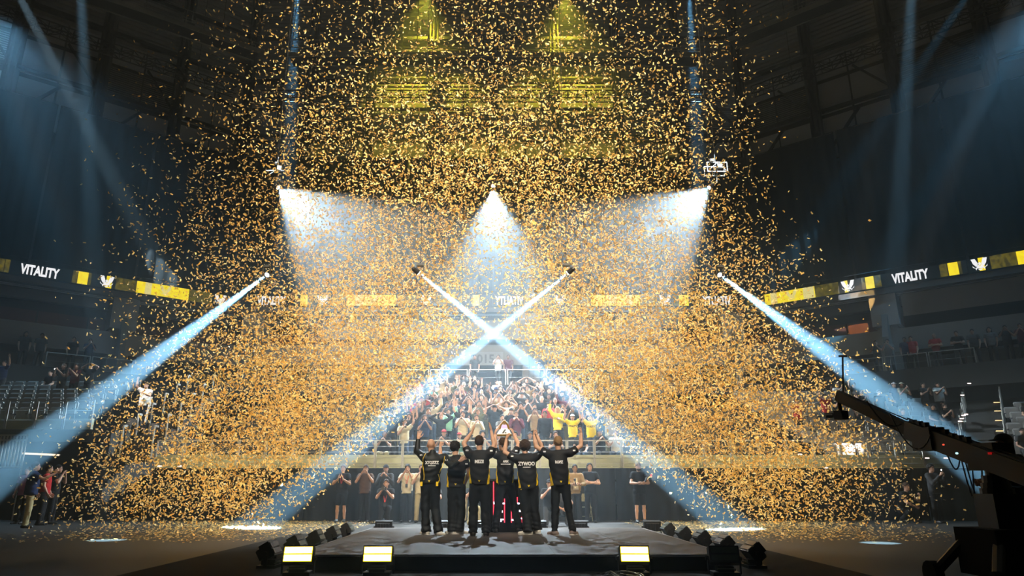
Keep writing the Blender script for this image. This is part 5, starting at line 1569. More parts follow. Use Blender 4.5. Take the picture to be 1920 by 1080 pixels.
# ================================================================== CROWD AND FLOOR PEOPLE
HC, HHC = .019, .0085
def up2(f): return f
SIT = dict(pel=(0, -.02, .52), wai=(0, -.03, .68), che=(0, -.01, .88), shL=(-.185, 0, .99), shR=(.185, 0, .99), nek=(0, 0, 1.03), hed=(0, .03, 1.21), hipL=(-.09, 0, .49), hipR=(.09, 0, .49),
           knL=(-.14, .42, .50), knR=(.14, .42, .50), anL=(-.14, .40, .09), anR=(.14, .40, .09), hem=.46)
U = dict(shL=(-.185, .02, 1.46), shR=(.185, .02, 1.46))
POSES = {
 'arms': dict(U, elL=(-.31, .08, 1.66), elR=(.31, .08, 1.66), wrL=(-.30, .12, 1.92), wrR=(.30, .12, 1.92), hkL='open', hkR='open', paL=(0, 1, 0), paR=(0, 1, 0), mouth=.014),
 'fists': dict(U, elL=(-.33, .10, 1.62), elR=(.33, .10, 1.62), wrL=(-.27, .14, 1.86), wrR=(.27, .14, 1.86), hkL='fist', hkR='fist', paL=(1, .3, 0), paR=(-1, .3, 0), mouth=.016),
 'fist': dict(U, shL=(-.185, 0, 1.43), elR=(.30, .08, 1.64), wrR=(.27, .10, 1.90), hkR='fist', paR=(-1, .4, 0), elL=(-.26, .10, 1.20), wrL=(-.12, .30, 1.28), hkL='fist', mouth=.016),
 'phone': dict(elL=(-.25, .20, 1.19), elR=(.25, .20, 1.19), wrL=(-.075, .36, 1.44), wrR=(.075, .36, 1.44), hkL='grip', hkR='grip', paL=(1, 0, .2), paR=(-1, 0, .2)),
 'phone high': dict(U, elL=(-.23, .24, 1.56), elR=(.23, .24, 1.56), wrL=(-.07, .32, 1.78), wrR=(.07, .32, 1.78), hkL='grip', hkR='grip', paL=(1, 0, .2), paR=(-1, 0, .2), pitch=8),
 'clap': dict(elL=(-.27, .14, 1.18), elR=(.27, .14, 1.18), wrL=(-.075, .33, 1.33), wrR=(.075, .33, 1.33), hkL='open', hkR='open', paL=(1, .1, 0), paR=(-1, .1, 0), hdL=(.25, .3, 1), hdR=(-.25, .3, 1), mouth=.010),
 'clap high': dict(U, elL=(-.28, .12, 1.55), elR=(.28, .12, 1.55), wrL=(-.07, .22, 1.78), wrR=(.07, .22, 1.78), hkL='open', hkR='open', paL=(1, .1, 0), paR=(-1, .1, 0), hdL=(.2, .1, 1), hdR=(-.2, .1, 1), mouth=.014),
 'head': dict(U, elL=(-.40, .05, 1.60), elR=(.40, .05, 1.60), wrL=(-.15, .06, 1.74), wrR=(.15, .06, 1.74), hkL='relax', hkR='relax', paL=(.3, 0, -1), paR=(-.3, 0, -1), mouth=.014),
 'mouth': dict(elL=(-.27, .16, 1.24), elR=(.27, .16, 1.24), wrL=(-.10, .20, 1.50), wrR=(.10, .20, 1.50), hkL='relax', hkR='relax', paL=(.8, .5, 0), paR=(-.8, .5, 0)),
 'down': dict(),
 'crossed': dict(elL=(-.27, .08, 1.16), elR=(.27, .08, 1.16), wrL=(.06, .22, 1.20), wrR=(-.07, .25, 1.17), hdL=(1, -.1, 0), hdR=(-1, -.1, 0), paL=(0, -1, 0), paR=(0, -1, 0)),
 'one phone': dict(U, shR=(.185, 0, 1.43), elL=(-.32, .08, 1.64), wrL=(-.30, .12, 1.90), hkL='open', paL=(0, 1, 0), elR=(.24, .18, 1.20), wrR=(.09, .36, 1.44), hkR='grip', paR=(-1, 0, .2), mouth=.012),
 'sit phone': dict(SIT, elL=(-.24, .18, .76), elR=(.24, .18, .76), wrL=(-.075, .34, .96), wrR=(.075, .34, .96), hkL='grip', hkR='grip', paL=(1, 0, .2), paR=(-1, 0, .2)),
 'sit clap': dict(SIT, elL=(-.26, .12, .74), elR=(.26, .12, .74), wrL=(-.075, .32, .88), wrR=(.075, .32, .88), hkL='open', hkR='open', paL=(1, .1, 0), paR=(-1, .1, 0), hdL=(.25, .3, 1), hdR=(-.25, .3, 1)),
 'sit': dict(SIT, elL=(-.24, .06, .72), elR=(.24, .06, .72), wrL=(-.15, .28, .60), wrR=(.15, .28, .60), hdL=(.1, 1, -.2), hdR=(-.1, 1, -.2), paL=(0, 0, -1), paR=(0, 0, -1)),
 'crouch': dict(pel=(0, -.05, .38), wai=(0, .02, .54), che=(0, .12, .74), shL=(-.185, .15, .84), shR=(.185, .15, .84), nek=(0, .16, .89), hed=(0, .21, 1.06), hipL=(-.09, -.02, .34), hipR=(.09, -.02, .34),
                knL=(-.16, .34, .50), knR=(.16, .30, .30), anL=(-.15, .24, .09), anR=(.15, .02, .10), hem=.32, elL=(-.27, .36, .64), elR=(.24, .34, .58), wrL=(-.10, .52, .80), wrR=(.02, .42, .48), hkL='fist', hkR='relax', paL=(1, 0, 0), paR=(-1, 0, -.3)),
 'kneel phone': dict(pel=(0, -.05, .50), wai=(0, -.03, .66), che=(0, .02, .86), shL=(-.185, .03, .97), shR=(.185, .03, .97), nek=(0, .03, 1.01), hed=(0, .07, 1.19), hipL=(-.09, -.03, .47), hipR=(.09, -.03, .47),
                knL=(-.13, .36, .48), knR=(.12, .10, .08), anL=(-.13, .34, .09), anR=(.12, -.32, .10), hem=.44, elL=(-.24, .22, .78), elR=(.24, .22, .78), wrL=(-.075, .38, .98), wrR=(.075, .38, .98), hkL='grip', hkR='grip', paL=(1, 0, .2), paR=(-1, 0, .2)),
 'hold': dict(elL=(-.27, .12, 1.17), elR=(.27, .12, 1.17), wrL=(-.11, .36, 1.16), wrR=(.11, .36, 1.16), hkL='grip', hkR='grip', paL=(1, 0, .4), paR=(-1, 0, .4)),
 'reach': dict(elR=(.26, .26, 1.30), wrR=(.24, .50, 1.46), hkR='grip', paR=(-1, 0, 0), hdR=(0, .5, .9)),
 'flag': dict(U, shL=(-.185, 0, 1.43), elR=(.30, .10, 1.60), wrR=(.28, .16, 1.84), hkR='fist', paR=(-1, .4, 0), elL=(-.26, .16, 1.24), wrL=(-.05, .30, 1.34), hkL='fist'),
}
ACT = {'arms': 'cheering with both arms up', 'fists': 'shouting with both fists up', 'fist': 'punching one fist up', 'phone': 'filming with a phone', 'phone high': 'filming with a phone overhead', 'clap': 'clapping', 'clap high': 'clapping overhead',
       'head': 'with hands on head', 'mouth': 'with hands at mouth', 'down': 'standing with arms down', 'crossed': 'with arms crossed', 'one phone': 'filming with one arm up', 'sit phone': 'sitting and filming', 'sit clap': 'sitting and clapping', 'sit': 'sitting still'}
_PM = {}
def pose_mesh(pose, part, **kw):
    key = (pose, part) + tuple(sorted(kw.items()))
    if key in _PM: return _PM[key]
    s = spec(**POSES[pose])
    for k, v in kw.items():
        if k in ('w', 'belly', 'legw', 'sleeve', 'hem', 'yaw'): s[k] = v
    if part == 'body':
        V, F, mi = body_parts(s, HC, HHC); me = to_mesh('body', V, F, [SKINS[0], EYE, LIP], mi)
    elif part == 'shirt':
        V, F = shirt_parts(s, HC, 3); me = to_mesh('shirt', V, F, [CLO['black']])
    elif part == 'trousers':
        V, F = trouser_parts(s, HC, 4); me = to_mesh('trousers', V, F, [CLO['charcoal']])
    elif part == 'shorts':
        V, F = trouser_parts(s, HC, 4, short=True); me = to_mesh('shorts', V, F, [CLO['charcoal']])
    elif part == 'shoes':
        V, F = shoe_parts(s, kw['sd'], .016); me = to_mesh('shoe', V, F, [SHOEB])
    else:
        V, F = hair_parts(s, .014, part, 5); me = to_mesh('hair', V, F, [HAIRS['black']])
    _PM[key] = me
    return me
def paint(o, m):
    o.material_slots[0].link = 'OBJECT'; o.material_slots[0].material = m
def stands_like(p):
    return p if (p.startswith('sit') or p in ('crouch', 'kneel phone')) else 'down'
def chest_text(o, pose, txt, h, m):
    me = pose_mesh(pose, 'shirt')
    tree = BVHTree.FromPolygons([tuple(v.co) for v in me.vertices], [tuple(p.vertices) for p in me.polygons])
    t = text_mesh(txt, h, .001, .004, .8, True)
    zc = spec(**POSES[pose])['che'][2] - .01
    for vv in t.vertices:
        hit = tree.ray_cast(Vector((vv.co.x, 1.5, zc + vv.co.z)), Vector((0, -1, 0)))
        vv.co = Vector((vv.co.x, (hit[0].y if hit[0] else .15) + .005, zc + vv.co.z))
    t.materials.append(m)
    return mesh_obj('lettering', t, o)
def person(label, loc, rz, pose, top='black', bottom='charcoal', hair=('short', 'black'), skin=0, sc=1.0, long=False, group='spectators in the stand', shorts=False, shoes=True, capcol=None, w=1.0, yaw=0, top_name='shirt', beard=False):
    o = thing('person', label, 'person', loc, rz, group)
    o.scale = (sc, sc, sc)
    k = dict(w=w) if w != 1.0 else {}
    ky = dict(k, yaw=yaw) if yaw else k
    b = mesh_obj('body', pose_mesh(pose, 'body', **ky), o); paint(b, SKINS[skin])
    kk = dict(k, sleeve=1.9) if long else k
    sh = mesh_obj('jacket' if top_name == 'jacket' else 'shirt', pose_mesh(pose, 'shirt', **kk), o); paint(sh, CLO[top])
    t = mesh_obj('shorts' if shorts else 'trousers', pose_mesh(stands_like(pose), 'shorts' if shorts else 'trousers', **k), o); paint(t, CLO[bottom])
    if shoes:
        for sd in 'LR': mesh_obj('shoe', pose_mesh(stands_like(pose), 'shoes', sd=sd), o)
    if beard:
        h = mesh_obj('beard', pose_mesh(stands_like(pose), 'beard'), o); paint(h, HAIRS['dark brown'])
    if hair[0] == 'hat':
        h = mesh_obj('hair', pose_mesh(stands_like(pose), 'short'), o); paint(h, HAIRS['black'])
        h = mesh_obj('hat', pose_mesh(stands_like(pose), 'hat'), o); paint(h, CLO['black'])
    elif hair[0] == 'cap':
        h = mesh_obj('hair', pose_mesh(stands_like(pose) if not yaw else pose, 'short', **(dict(yaw=yaw) if yaw else {})), o); paint(h, HAIRS['black'])
        h = mesh_obj('cap', pose_mesh(stands_like(pose) if not yaw else pose, 'cap', **(dict(yaw=yaw) if yaw else {})), o); paint(h, CLO[hair[1]])
    elif hair[0] != 'bald':
        h = mesh_obj('hair', pose_mesh(stands_like(pose) if not yaw else pose, hair[0], **(dict(yaw=yaw) if yaw else {})), o); paint(h, HAIRS[hair[1]])
    return o
# phones are things of their own
_ph = thing('phone', 'phone', 'phone', (0, 0, -70), 0, 'phones held up')
MB().box((0, 0, 0), (.075, .011, .15)).build('case', BLACK, _ph)
MB().box((0, -.006, 0), (.068, .003, .140)).build('screen', mat('phone_screen', (0.02, 0.02, 0.02), .2, emit=(.35, .4, .5), strength=.35), _ph)
MB().tube((.02, .006, .05), (.02, .010, .05), .012, 8).build('flash', mat('phone_flash', (.9, .9, .9), emit=(1, .96, .9), strength=1.0), _ph)
FLASH = mat('phone_flash_on', (.9, .9, .9), emit=(1, .97, .92), strength=25.0)
_pused = [0]
def phone_for(o, pose, label, on=False, group='phones held up'):
    label = ' '.join(label.split()[:15])
    s = spec(**POSES[pose]); sc = o.scale[0]
    both = pose not in ('one phone', 'reach')
    c = (s['wrL'] + s['wrR']) / 2 if both else s['wrR']
    f = unit((s['hdR'] if s['hdR'] is not None else s['wrR'] - s['elR'])) if not both else A_(0, .2, .8)
    c = c + f * .10 + (A_(-.035, 0, 0) if not both else 0)
    p = Matrix.Rotation(o.rotation_euler.z, 3, 'Z') @ Vector(c * sc) + o.location
    if _pused[0] == 0:
        q = _ph; q.location = p; q.rotation_euler = (0, 0, o.rotation_euler.z); q['label'] = label
    else:
        q = dup(_ph, p, o.rotation_euler.z, label, group)
    if both:
        q.rotation_euler = (0, R(90), o.rotation_euler.z) if random.Random(_pused[0]).random() < .5 else (0, 0, o.rotation_euler.z)
    if on:
        for ch_ in q.children:
            if ch_.name.startswith('flash'):
                ch_.scale = (1.6, 1, 1.6); paint(ch_, FLASH)
    _pused[0] += 1
    return q
BACK = PI
cr = random.Random(42)
SKW = [0, 0, 1, 1, 1, 2, 2, 3]
TOPS = ['black'] * 15 + ['charcoal'] * 5 + ['white', 'cream', 'cream', 'olive', 'green', 'maroon', 'navy', 'navy', 'grey', 'tan', 'red', 'brown', 'denim']
HAIRL = [('short', 'black'), ('short', 'black'), ('short', 'dark brown'), ('short', 'brown'), ('curly', 'black'), ('shaggy', 'dark brown'), ('long', 'black'), ('long', 'dark brown'), ('cap', 'black'), ('cap', 'navy'), ('bald', '')]
STAND = ['arms', 'fists', 'fist', 'phone', 'phone', 'phone', 'phone high', 'clap', 'clap', 'clap high', 'head', 'mouth', 'down', 'one phone', 'arms']
SITP = ['sit phone', 'sit phone', 'sit clap', 'sit']
HN = {'short': '-haired', 'curly': ' curly-haired', 'shaggy': ' shaggy-haired', 'long': ' long-haired'}
def who(hair):
    if hair[0] == 'cap': return 'person in %s cap and' % hair[1]
    if hair[0] == 'bald': return 'bald person in'
    return '%s%s person in' % (hair[1].replace(' ', '-') if hair[0] == 'short' else hair[1].replace(' ', '-'), HN[hair[0]])
# spectators the photograph singles out: row, column in the photograph, pose, look
SPEC = [
 (2, 1046, 'fist', 'yellow', ('long', 'blond'), 0, 'blond long-haired person in yellow jersey shouting with one fist up'),
 (1, 1074, 'fists', 'yellow', ('cap', 'white'), 0, 'person in white cap and yellow jersey shouting with both fists up'),
 (1, 1108, 'arms', 'yellow', ('short', 'brown'), 0, 'person in yellow jersey with arms up standing inside the light beam'),
 (0, 861, 'sit phone', 'green', ('cap', 'red'), 1, 'person in red cap and green shirt sitting behind the rail'),
 (0, 832, 'sit phone', 'black', ('cap', 'red'), 2, 'person in red cap and black shirt holding a phone beside the green shirt'),
 (2, 840, 'one phone', 'mint', ('short', 'black'), 1, 'person in bright mint shirt filming over the heads'),
 (2, 1003, 'mouth', 'tan', ('short', 'black'), 2, 'person in beige top with hands at the mouth above the trophy'),
 (1, 968, 'phone', 'maroon', ('short', 'brown'), 1, 'person in maroon top filming with a bright flash beside the trophy'),
 (9, 932, 'down', 'white', ('short', 'black'), 1, 'person in white T-shirt standing still high under the landing rail'),
 (0, 1156, 'sit clap', 'white', ('short', 'brown'), 0, 'person in pale shirt sitting white lit at the beam foot'),
 (0, 1126, 'sit phone', 'black', ('cap', 'black'), 2, 'person in black cap and black shirt sitting with a phone by the beam'),
 (1, 1022, 'down', 'black', ('short', 'black'), 2, 'person in black shirt standing still with arms down before the yellow jersey'),
 (0, 1042, 'sit clap', 'black', ('shaggy', 'dark brown'), 1, 'person in black shirt with praying hands below the yellow jersey'),
 (0, 994, 'sit', 'black', ('long', 'black'), 2, 'long black-haired person in black top sitting still behind the rail'),
 (0, 758, 'one phone', 'cream', ('short', 'dark brown'), 1, 'person in cream shirt filming with one arm up above the jacketed player'),
 (1, 868, 'phone', 'cream', ('short', 'black'), 1, 'person in cream shirt filming above the red cap'),
 (1, 893, 'phone', 'cream', ('short', 'dark brown'), 1, 'person in cream shirt filming beside the clapping hands'),
 (3, 898, 'mouth', 'olive', ('long', 'dark brown'), 1, 'long-haired person in olive top with hands at the mouth'),
]
occ = {}
def short_label(t, most=16):
    w = t.split(); return ' '.join(w[:most])
def crowd_add(r, x, pose, top, hair, skin, label, on=None):
    sitting = pose.startswith('sit')
    sc = cr.uniform(.92, 1.02)
    loc = (x, ROW0_Y + ROW_D * r + (.50 if sitting else .30), ROW_Z0 + ROW_R * r + .0)
    rz = BACK + cr.uniform(-.22, .22) - x * .02
    o = person(label, loc, rz, pose, top, cr.choice(['charcoal', 'denim', 'black', 'khaki']), hair, skin, sc, cr.random() < .25, w=1.0, shoes=False)
    if 'phone' in pose:
        on = (cr.random() < .10) if on is None else on
        phone_for(o, pose, ('lit phone of the ' if on else 'phone of the ') + short_label(label.replace(' ' + ACT[pose], ''), 11), on)
    occ.setdefault(r, []).append(x)
    if top == 'yellow': chest_text(o, pose, 'VITALITY', .075, CLO['black'])
    return o
def row_x(r, px):
    y = ROW0_Y + ROW_D * r + .3; z = ROW_Z0 + ROW_R * r + 1.2
    return (px - VP_X) / F_PX * (y * _c + (z - CAM_H) * _s)
def row_py(r):
    y = ROW0_Y + ROW_D * r + .3; z = ROW_Z0 + ROW_R * r + 1.3 - CAM_H
    return 540 - F_PX * (z * _c - y * _s) / (y * _c + z * _s)
for r, px, pose, top, hair, skin, lab in SPEC:
    crowd_add(r, row_x(r, px), pose, top, hair, skin, lab, on=(True if 'flash' in lab else None))
for r in range(11):
    py = row_py(r)
    xl = row_x(r, 925 - (py - 612) * 1.10 - 22); xr = row_x(r, 925 + (py - 612) * 1.12 + 24)
    x = xl + cr.uniform(0, .2); k = 0
    while x < xr:
        if all(abs(x - q) > .48 for q in occ.get(r, [])):
            if not (r > 7 and cr.random() < .35):
                pose = cr.choice(SITP) if (r == 0 and cr.random() < .75) else cr.choice(STAND)
                hair = cr.choice(HAIRL); top = cr.choice(TOPS)
                hd = who(hair)
                lab = '%s %s top %s, %s row, place %s' % (hd, top, ACT[pose], ORD[r], ORD[min(k, 19)])
                crowd_add(r, x, pose, top, hair, cr.choice(SKW), short_label(lab))
        x += .56 + cr.uniform(-.04, .08); k += 1
# people on the landing behind the top row
for i, (px, pose, top, hair) in enumerate(((890, 'down', 'charcoal', ('short', 'black')), (934, 'mouth', 'white', ('long', 'dark brown')), (953, 'down', 'maroon', ('short', 'dark brown')), (1018, 'down', 'denim', ('short', 'black')), (1040, 'crossed', 'navy', ('short', 'brown')), (1062, 'phone', 'grey', ('short', 'black')))):
    x = (px - VP_X) / F_PX * (36.2 * _c + 6 * _s)
    p = person('%s %s top on the landing behind the pale rail, %s of six' % (who(hair), top, ORD[i]), (x, 36.2, 6.05), BACK, pose, top, 'charcoal', hair, i % 3, .97, group='people on the landing', shoes=False)
# ---- people in the seats by the crane and past the lit stair
def seat_person(px, r, pose, top, hair, skin, label, dz=0.0, **kw):
    y = ROW0_Y + ROW_D * r + .30
    x = (px - VP_X) / F_PX * (y * _c + (ROW_Z0 + ROW_R * r + 1.2 - CAM_H) * _s)
    o = person(label, (x, y, ROW_Z0 + ROW_R * r + dz), BACK + R(8), pose, top, kw.pop('bottom', 'charcoal'), hair, skin, kw.pop('sc', .97), group='spectators beside the crane', shoes=False, **kw)
    if 'phone' in pose: phone_for(o, pose, 'phone of the ' + short_label(label, 12), False)
for a in ((1692, 8, 'phone', 'cream', ('cap', 'cream'), 1, 'person in pale cap and cream shirt filming above the crane boom'), (1733, 8, 'clap', 'charcoal', ('short', 'black'), 2, 'person in charcoal shirt with joined hands between two cream shirts'),
          (1760, 8, 'phone', 'white', ('short', 'black'), 1, 'stout person in white T-shirt filming by the lit stair'), (1678, 8, 'down', 'navy', ('cap', 'white'), 1, 'person in white cap and navy shirt standing behind the beam'),
          (1603, 8, 'fist', 'grey', ('short', 'black'), 1, 'person in grey T-shirt raising a fist at the confetti edge'), (1571, 8, 'phone', 'white', ('short', 'dark brown'), 1, 'person in white shirt filming at the confetti edge'),
          (1617, 6, 'clap', 'black', ('short', 'black'), 2, 'dark person in black shirt clapping above the boom tip'), (1650, 6, 'down', 'navy', ('short', 'dark brown'), 1, 'person in navy shirt under the beam above the boom'),
          (1656, 4, 'sit', 'black', ('short', 'black'), 1, 'person in black shirt sitting behind the boom middle'), (1692, 4, 'sit', 'charcoal', ('short', 'brown'), 1, 'person in charcoal shirt sitting behind the boom'),
          (1770, 5, 'sit phone', 'black', ('short', 'dark brown'), 1, 'bearded person in black shirt filming from the seats'), (1748, 5, 'sit', 'black', ('cap', 'black'), 2, 'person in black cap sitting behind the bearded one'),
          (1570, 5, 'phone', 'black', ('short', 'dark brown'), 1, 'person in black shirt filming low at the confetti edge'), (1608, 5, 'down', 'white', ('short', 'brown'), 0, 'person in white T-shirt and jeans half hidden by the boom'),
          (1548, 5, 'arms', 'red', ('short', 'black'), 2, 'person in red shirt dimly seen through the confetti'), (1495, 4, 'clap', 'red', ('short', 'black'), 2, 'second person in red shirt deeper in the confetti')):
    seat_person(*a, **({'w': 1.25} if 'stout' in a[-1] else {'beard': True} if a[-1].startswith('bearded') else {}))
def far_person(px, py, Y, pose, top, hair, skin, label, group, sc=1.0, rz=BACK, **kw):
    p = at_y(px, py, Y)
    o = person(label, tuple(p), rz, pose, top, kw.pop('bottom', 'black'), hair, skin, sc, group=group, shoes=kw.pop('shoes', False), **kw)
    if 'phone' in pose or pose == 'reach': phone_for(o, pose, 'phone of the ' + label, False)
    return o
P2 = ring(-.2)
def landing_person(k, px, pose, top, hair, skin, label, back=.75, **kw):
    a, b = ring(-1.6 + back)[k], ring(-1.6 + back)[k + 1]
    lo, hi = 0., 1.
    for _ in range(40):
        m_ = (lo + hi) / 2; q = a.lerp(b, m_)
        if VP_X + F_PX * q.x / (q.y * _c + (7.5 - CAM_H) * _s) < px: lo = m_
        else: hi = m_
    q = a.lerp(b, lo)
    o = person(label, (q.x, q.y, 6.6), BACK + (R(40) if k == 0 else -R(40)), pose, top, 'black', hair, skin, 1.0, group='people on the side landings', shoes=False, **kw)
    if 'phone' in pose: phone_for(o, pose, 'phone of the ' + label)
for a in ((2, 1712, 'down', 'red', ('short', 'dark brown'), 0, 'person in red shirt standing at the landing rail'), (2, 1756, 'crossed', 'red', ('bald', ''), 1, 'bald person in red shirt with crossed arms at the landing rail'),
          (2, 1646, 'phone', 'charcoal', ('short', 'black'), 1, 'person filming from the landing beside the beam'), (2, 1668, 'phone', 'grey', ('short', 'black'), 1, 'person in grey top filming from the landing'), (2, 1700, 'down', 'navy', ('short', 'black'), 2, 'person in navy standing at the landing rail beside the red shirts'),
          (2, 1798, 'crossed', 'black', ('short', 'dark brown'), 1, 'person in black with folded arms near the rail end'), (2, 1828, 'down', 'charcoal', ('short', 'black'), 1, 'person in charcoal shirt at the stair head'), (2, 1860, 'down', 'grey', ('long', 'black'), 1, 'long-haired person in grey standing past the stair head'),
          (2, 1890, 'mouth', 'black', ('short', 'black'), 2, 'person in black beside the long-haired one'), (2, 1918, 'phone', 'maroon', ('short', 'black'), 1, 'person in maroon filming at the dark landing end'),
          (0, 44, 'down', 'black', ('long', 'black'), 2, 'long-haired silhouette in black on the dark landing'), (0, 74, 'down', 'charcoal', ('short', 'black'), 2, 'short-haired silhouette in charcoal on the dark landing'), (0, 134, 'down', 'black', ('short', 'black'), 1, 'person in black standing at the landing rail in the dark'), (0, 165, 'phone', 'navy', ('short', 'black'), 1, 'person at the landing rail holding a bright phone')):
    landing_person(*a)
for i, (px, r, pose, top, hair, lab) in enumerate(((96, 6, 'sit', 'black', ('short', 'black'), 'person in black sitting in the raised block'), (117, 5, 'phone', 'black', ('short', 'dark brown'), 'person in black T-shirt filming from the raised block'),
        (141, 5, 'phone', 'maroon', ('short', 'black'), 'person in maroon shirt filming from the raised block'), (168, 5, 'head', 'black', ('short', 'dark brown'), 'person in black with hands on head at the raised block end'), (6, 6, 'one phone', 'navy', ('short', 'black'), 'person in navy filming with one arm up at the edge of the raised block'))):
    y = ROW0_Y + ROW_D * r + .3; z = 3.0 + ROW_R * r
    x = (px - VP_X) / F_PX * (y * _c + (z + 1.2 - CAM_H) * _s)
    o = person(lab, (x, y, z), BACK - R(10), pose, top, 'charcoal', hair, i % 3, .97, group='spectators in the raised block', shoes=False)
    if 'phone' in pose: phone_for(o, pose, 'phone of the ' + lab, i == 1)
# three sitting past the lit stair
for k, r, pose, top, hair, lab in ((1.1, 1, 'sit phone', 'white', ('short', 'dark brown'), 'person in white shirt sitting and filming past the lit stair'), (2.3, 1, 'sit', 'black', ('hat', 'black'), 'person in wide black hat sitting past the lit stair'), (3.5, 1, 'sit clap', 'black', ('short', 'brown'), 'person in black shirt clapping beside the wide hat'), (2.6, 5, 'sit', 'black', ('cap', 'black'), 'lone person in black sitting high past the lit stair'), (.5, 0, 'sit', 'charcoal', ('short', 'black'), 'person in charcoal sitting in the front seats past the stair')):
    p = Vector(RB_ORG) + nR * (ROW_D * r + .32) + tR * (.4 + .62 * k)
    o = person(lab, (p.x, p.y, ROW_Z0 + .1 + ROW_R * r), BACK + RB_ANG, pose, top, 'charcoal', hair, 1, .98, group='spectators past the lit stair', shoes=False)
    if 'phone' in pose: phone_for(o, pose, 'phone of the ' + lab)
# flag waver, white in the light
fw = far_person(263, 806, 26.2, 'flag', 'white', ('short', 'brown'), 0, 'person in white lit shirt waving a rolled white flag by the gap stair', 'spectators in the raised block', 1.0)
fg = wthing('rolled_flag', 'rolled white flag waved by the white lit person', 'flag', tuple(at_y(272, 770, 25.9)))
MB().tube(at_y(272, 792, 25.95), at_y(284, 744, 25.9), .035, 8, .05).build('cloth', CLO['white'], fg)
MB().tube(at_y(271.3, 795, 25.95), at_y(272, 792, 25.95), .016, 8).build('stick', BLACK, fg)
# ---- people on the arena floor behind the stage
def floor_person(px, Y, pose, top, bottom, hair, skin, label, sc=1.0, rz=BACK, **kw):
    x = (px - VP_X) / F_PX * (Y * _c - .2 * _s)
    return person(label, (x, Y, 0.0 if abs(x) > 4.9 or Y > 17.6 else .012), rz, pose, top, bottom, hair, skin, sc, group='people on the arena floor', **kw)
def lanyard(o, label, z=1.36, d=.155):
    """hangs on the chest of o"""
    l = thing('lanyard', label, 'lanyard', o.location, o.rotation_euler.z, 'lanyards worn on the floor')
    RED = mat('lanyard_red', (.65, .03, .02), .6)
    for s in (-1, 1):
        MB().bar((s * .055, d - .03, z + .08), (s * .008, d + .005, z - .17), .014, .004).build('ribbon', RED, l)
    MB().box((0, d + .008, z - .24), (.075, .008, .11)).build('pass_card', CLO['charcoal'], l)
    return l
p = floor_person(641, 23.2, 'clap', 'black', 'black', ('short', 'brown'), 1, 'person in black shirt and shorts with red lanyard at the confetti foot', 1.0, shorts=True); lanyard(p, 'red lanyard on the person in shorts at the confetti foot')
floor_person(684, 23.3, 'mouth', 'brown', 'black', ('short', 'dark brown'), 1, 'person in brown shirt with hands at the mouth before the drape')
p = floor_person(722, 23.2, 'phone', 'charcoal', 'black', ('cap', 'black'), 1, 'person in black cap and dark jacket standing behind the kneeling photographer', 1.0, long=True, top_name='jacket')
phone_for(p, 'phone', 'phone of the person in black cap behind the kneeling photographer')
p = floor_person(724, 21.9, 'kneel phone', 'black', 'black', ('short', 'dark brown'), 1, 'kneeling photographer in black with red lanyard behind the stage', 1.0); lanyard(p, 'red lanyard hanging on the kneeling photographer', .82, .17)
cmr = thing('camera', 'black photo camera held by the kneeling photographer', 'camera', p.location, BACK)
MB().box((0, .44, 1.04), (.15, .07, .10)).build('body', BLACK, cmr); MB().tube((0, .47, 1.04), (0, .60, 1.04), .045, 12).build('lens', BLACK, cmr); MB().box((0, .44, 1.11), (.06, .06, .04)).build('viewfinder', BLACK, cmr)
p = floor_person(763, 23.2, 'mouth', 'cream', 'black', ('shaggy', 'black'), 1, 'person in pale yellow T-shirt with red lanyard and hands at the mouth'); lanyard(p, 'red lanyard with black pass on the pale yellow T-shirt')
floor_person(789, 23.0, 'phone', 'cream', 'khaki', ('short', 'dark brown'), 1, 'person in cream shirt half hidden by the bald player')
floor_person(812, 21.4, 'kneel phone', 'charcoal', 'charcoal', ('short', 'black'), 1, 'person in shorts kneeling behind the bald player', shorts=True)
floor_person(878, 23.3, 'down', 'olive', 'khaki', ('short', 'brown'), 1, 'person in olive shirt glimpsed between two players')
floor_person(889, 21.6, 'kneel phone', 'black', 'khaki', ('short', 'dark brown'), 1, 'kneeling person glimpsed between the legs of the clapping player')
floor_person(1030, 21.6, 'kneel phone', 'black', 'charcoal', ('cap', 'black'), 1, 'person in black kneeling beside the curly-haired player')
floor_person(1052, 21.4, 'crouch', 'charcoal', 'charcoal', ('short', 'black'), 1, 'crouching person glimpsed between the fair-haired player\'s legs')
p = floor_person(1079, 22.8, 'hold', 'tan', 'black', ('short', 'black'), 2, 'man in tan jacket holding a black microphone by the drape', 1.0, long=True, top_name='jacket')
MB().prism([(-.055, .135, 1.36), (.055, .135, 1.36), (.085, .16, 1.0), (-.085, .16, 1.0)], (0, .012, 0)).build('undershirt', CLO['cream'], p)
mc = thing('microphone', 'black microphone in the hands of the man in tan jacket', 'microphone', p.location, BACK)
MB().tube((.02, .46, 1.12), (.05, .47, 1.26), .016, 10).build('handle', BLACK, mc); MB().tube((.05, .47, 1.26), (.06, .475, 1.34), .032, 12, .038).build('head', BLACK, mc)
p = floor_person(1107, 23.1, 'crossed', 'black', 'black', ('short', 'black'), 0, 'man in black T-shirt and headset with crossed arms by the drape', 1.03)
hs = thing('headset', 'black headset on the man with crossed arms', 'headset', p.location, BACK)
for s in (-1, 1): MB().tube((s * .082, .01, 1.70), (s * .11, .01, 1.70), .045, 12).build('ear_cup', BLACK, hs)
MB().path([(.10 * math.cos(a) * 1.0, .005, 1.71 + .125 * math.sin(a)) for a in [PI * i / 8 for i in range(9)]], .010, 6).build('headband', BLACK, hs)
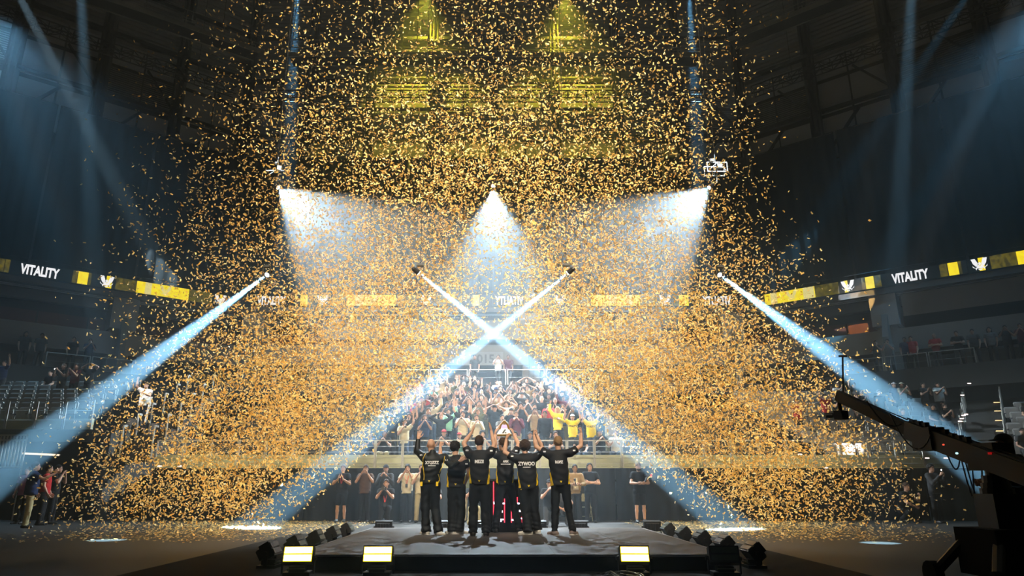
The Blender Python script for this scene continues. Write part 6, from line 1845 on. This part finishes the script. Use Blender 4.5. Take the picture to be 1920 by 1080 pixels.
p = floor_person(1199, 22.9, 'hold', 'black', 'black', ('short', 'brown'), 0, 'bearded camera operator in black shirt and shorts carrying a camera rig', 1.03, shorts=True, beard=True)
rg = thing('camera_rig', 'black shoulder camera rig with red lamp carried by the bearded operator', 'camera', p.location, BACK)
MB().box((-.24, .26, 1.52), (.16, .42, .20)).build('body', BLACK, rg); MB().tube((-.24, .46, 1.52), (-.24, .66, 1.52), .06, 12).build('lens', BLACK, rg); MB().bar((-.24, .2, 1.42), (-.1, .34, 1.2), .04).build('handle', BLACK, rg)
MB().box((-.24, .2, 1.68), (.05, .24, .06)).build('top_handle', BLACK, rg); MB().box((-.30, .48, 1.42), (.05, .02, .07)).build('tally_lamp', mat('tally_red', (.6, .02, .02), emit=(1, .04, .03), strength=2.5), rg)
MB().box((-.42, .1, 1.45), (.14, .3, .3)).build('battery_pack', BLACK, rg)
# man filming by the gate, and the dim pair behind him
p = floor_person(58, 20.3, 'reach', 'navy', 'khaki', ('short', 'black'), 1, 'stout man in navy polo and khaki trousers filming by the barred gate', 1.0, rz=-R(60), w=1.18)
phone_for(p, 'reach', 'black phone in the raised hand of the man in navy polo')
floor_person(84, 21.6, 'down', 'red', 'black', ('short', 'black'), 1, 'dim person in red and black shirt behind the navy polo', .97, rz=-R(70))
floor_person(102, 22.2, 'mouth', 'black', 'black', ('short', 'black'), 1, 'dim person in black with hands at chin beyond the navy polo', .98, rz=-R(80))
floor_person(45, 22.4, 'down', 'pink', 'black', ('short', 'black'), 1, 'person in pink shirt hidden behind the navy polo', .95)
# by the drape near the crane
floor_person(1689, 23.3, 'crouch', 'black', 'black', ('short', 'dark brown'), 1, 'man in black crouching with hands clasped before the drape', 1.03, rz=BACK + R(25))
p = floor_person(1752, 22.8, 'phone', 'charcoal', 'black', ('shaggy', 'black'), 1, 'shaggy-haired person in dark shirt filming beside the crane mast', 1.0, long=True, rz=BACK + R(20)); phone_for(p, 'phone', 'lit phone of the shaggy-haired person beside the crane mast', True)
floor_person(1905, 9.3, 'hold', 'black', 'black', ('cap', 'black'), 1, 'crane operator in black bent behind the crane column', 1.0, rz=PI / 2, long=True)
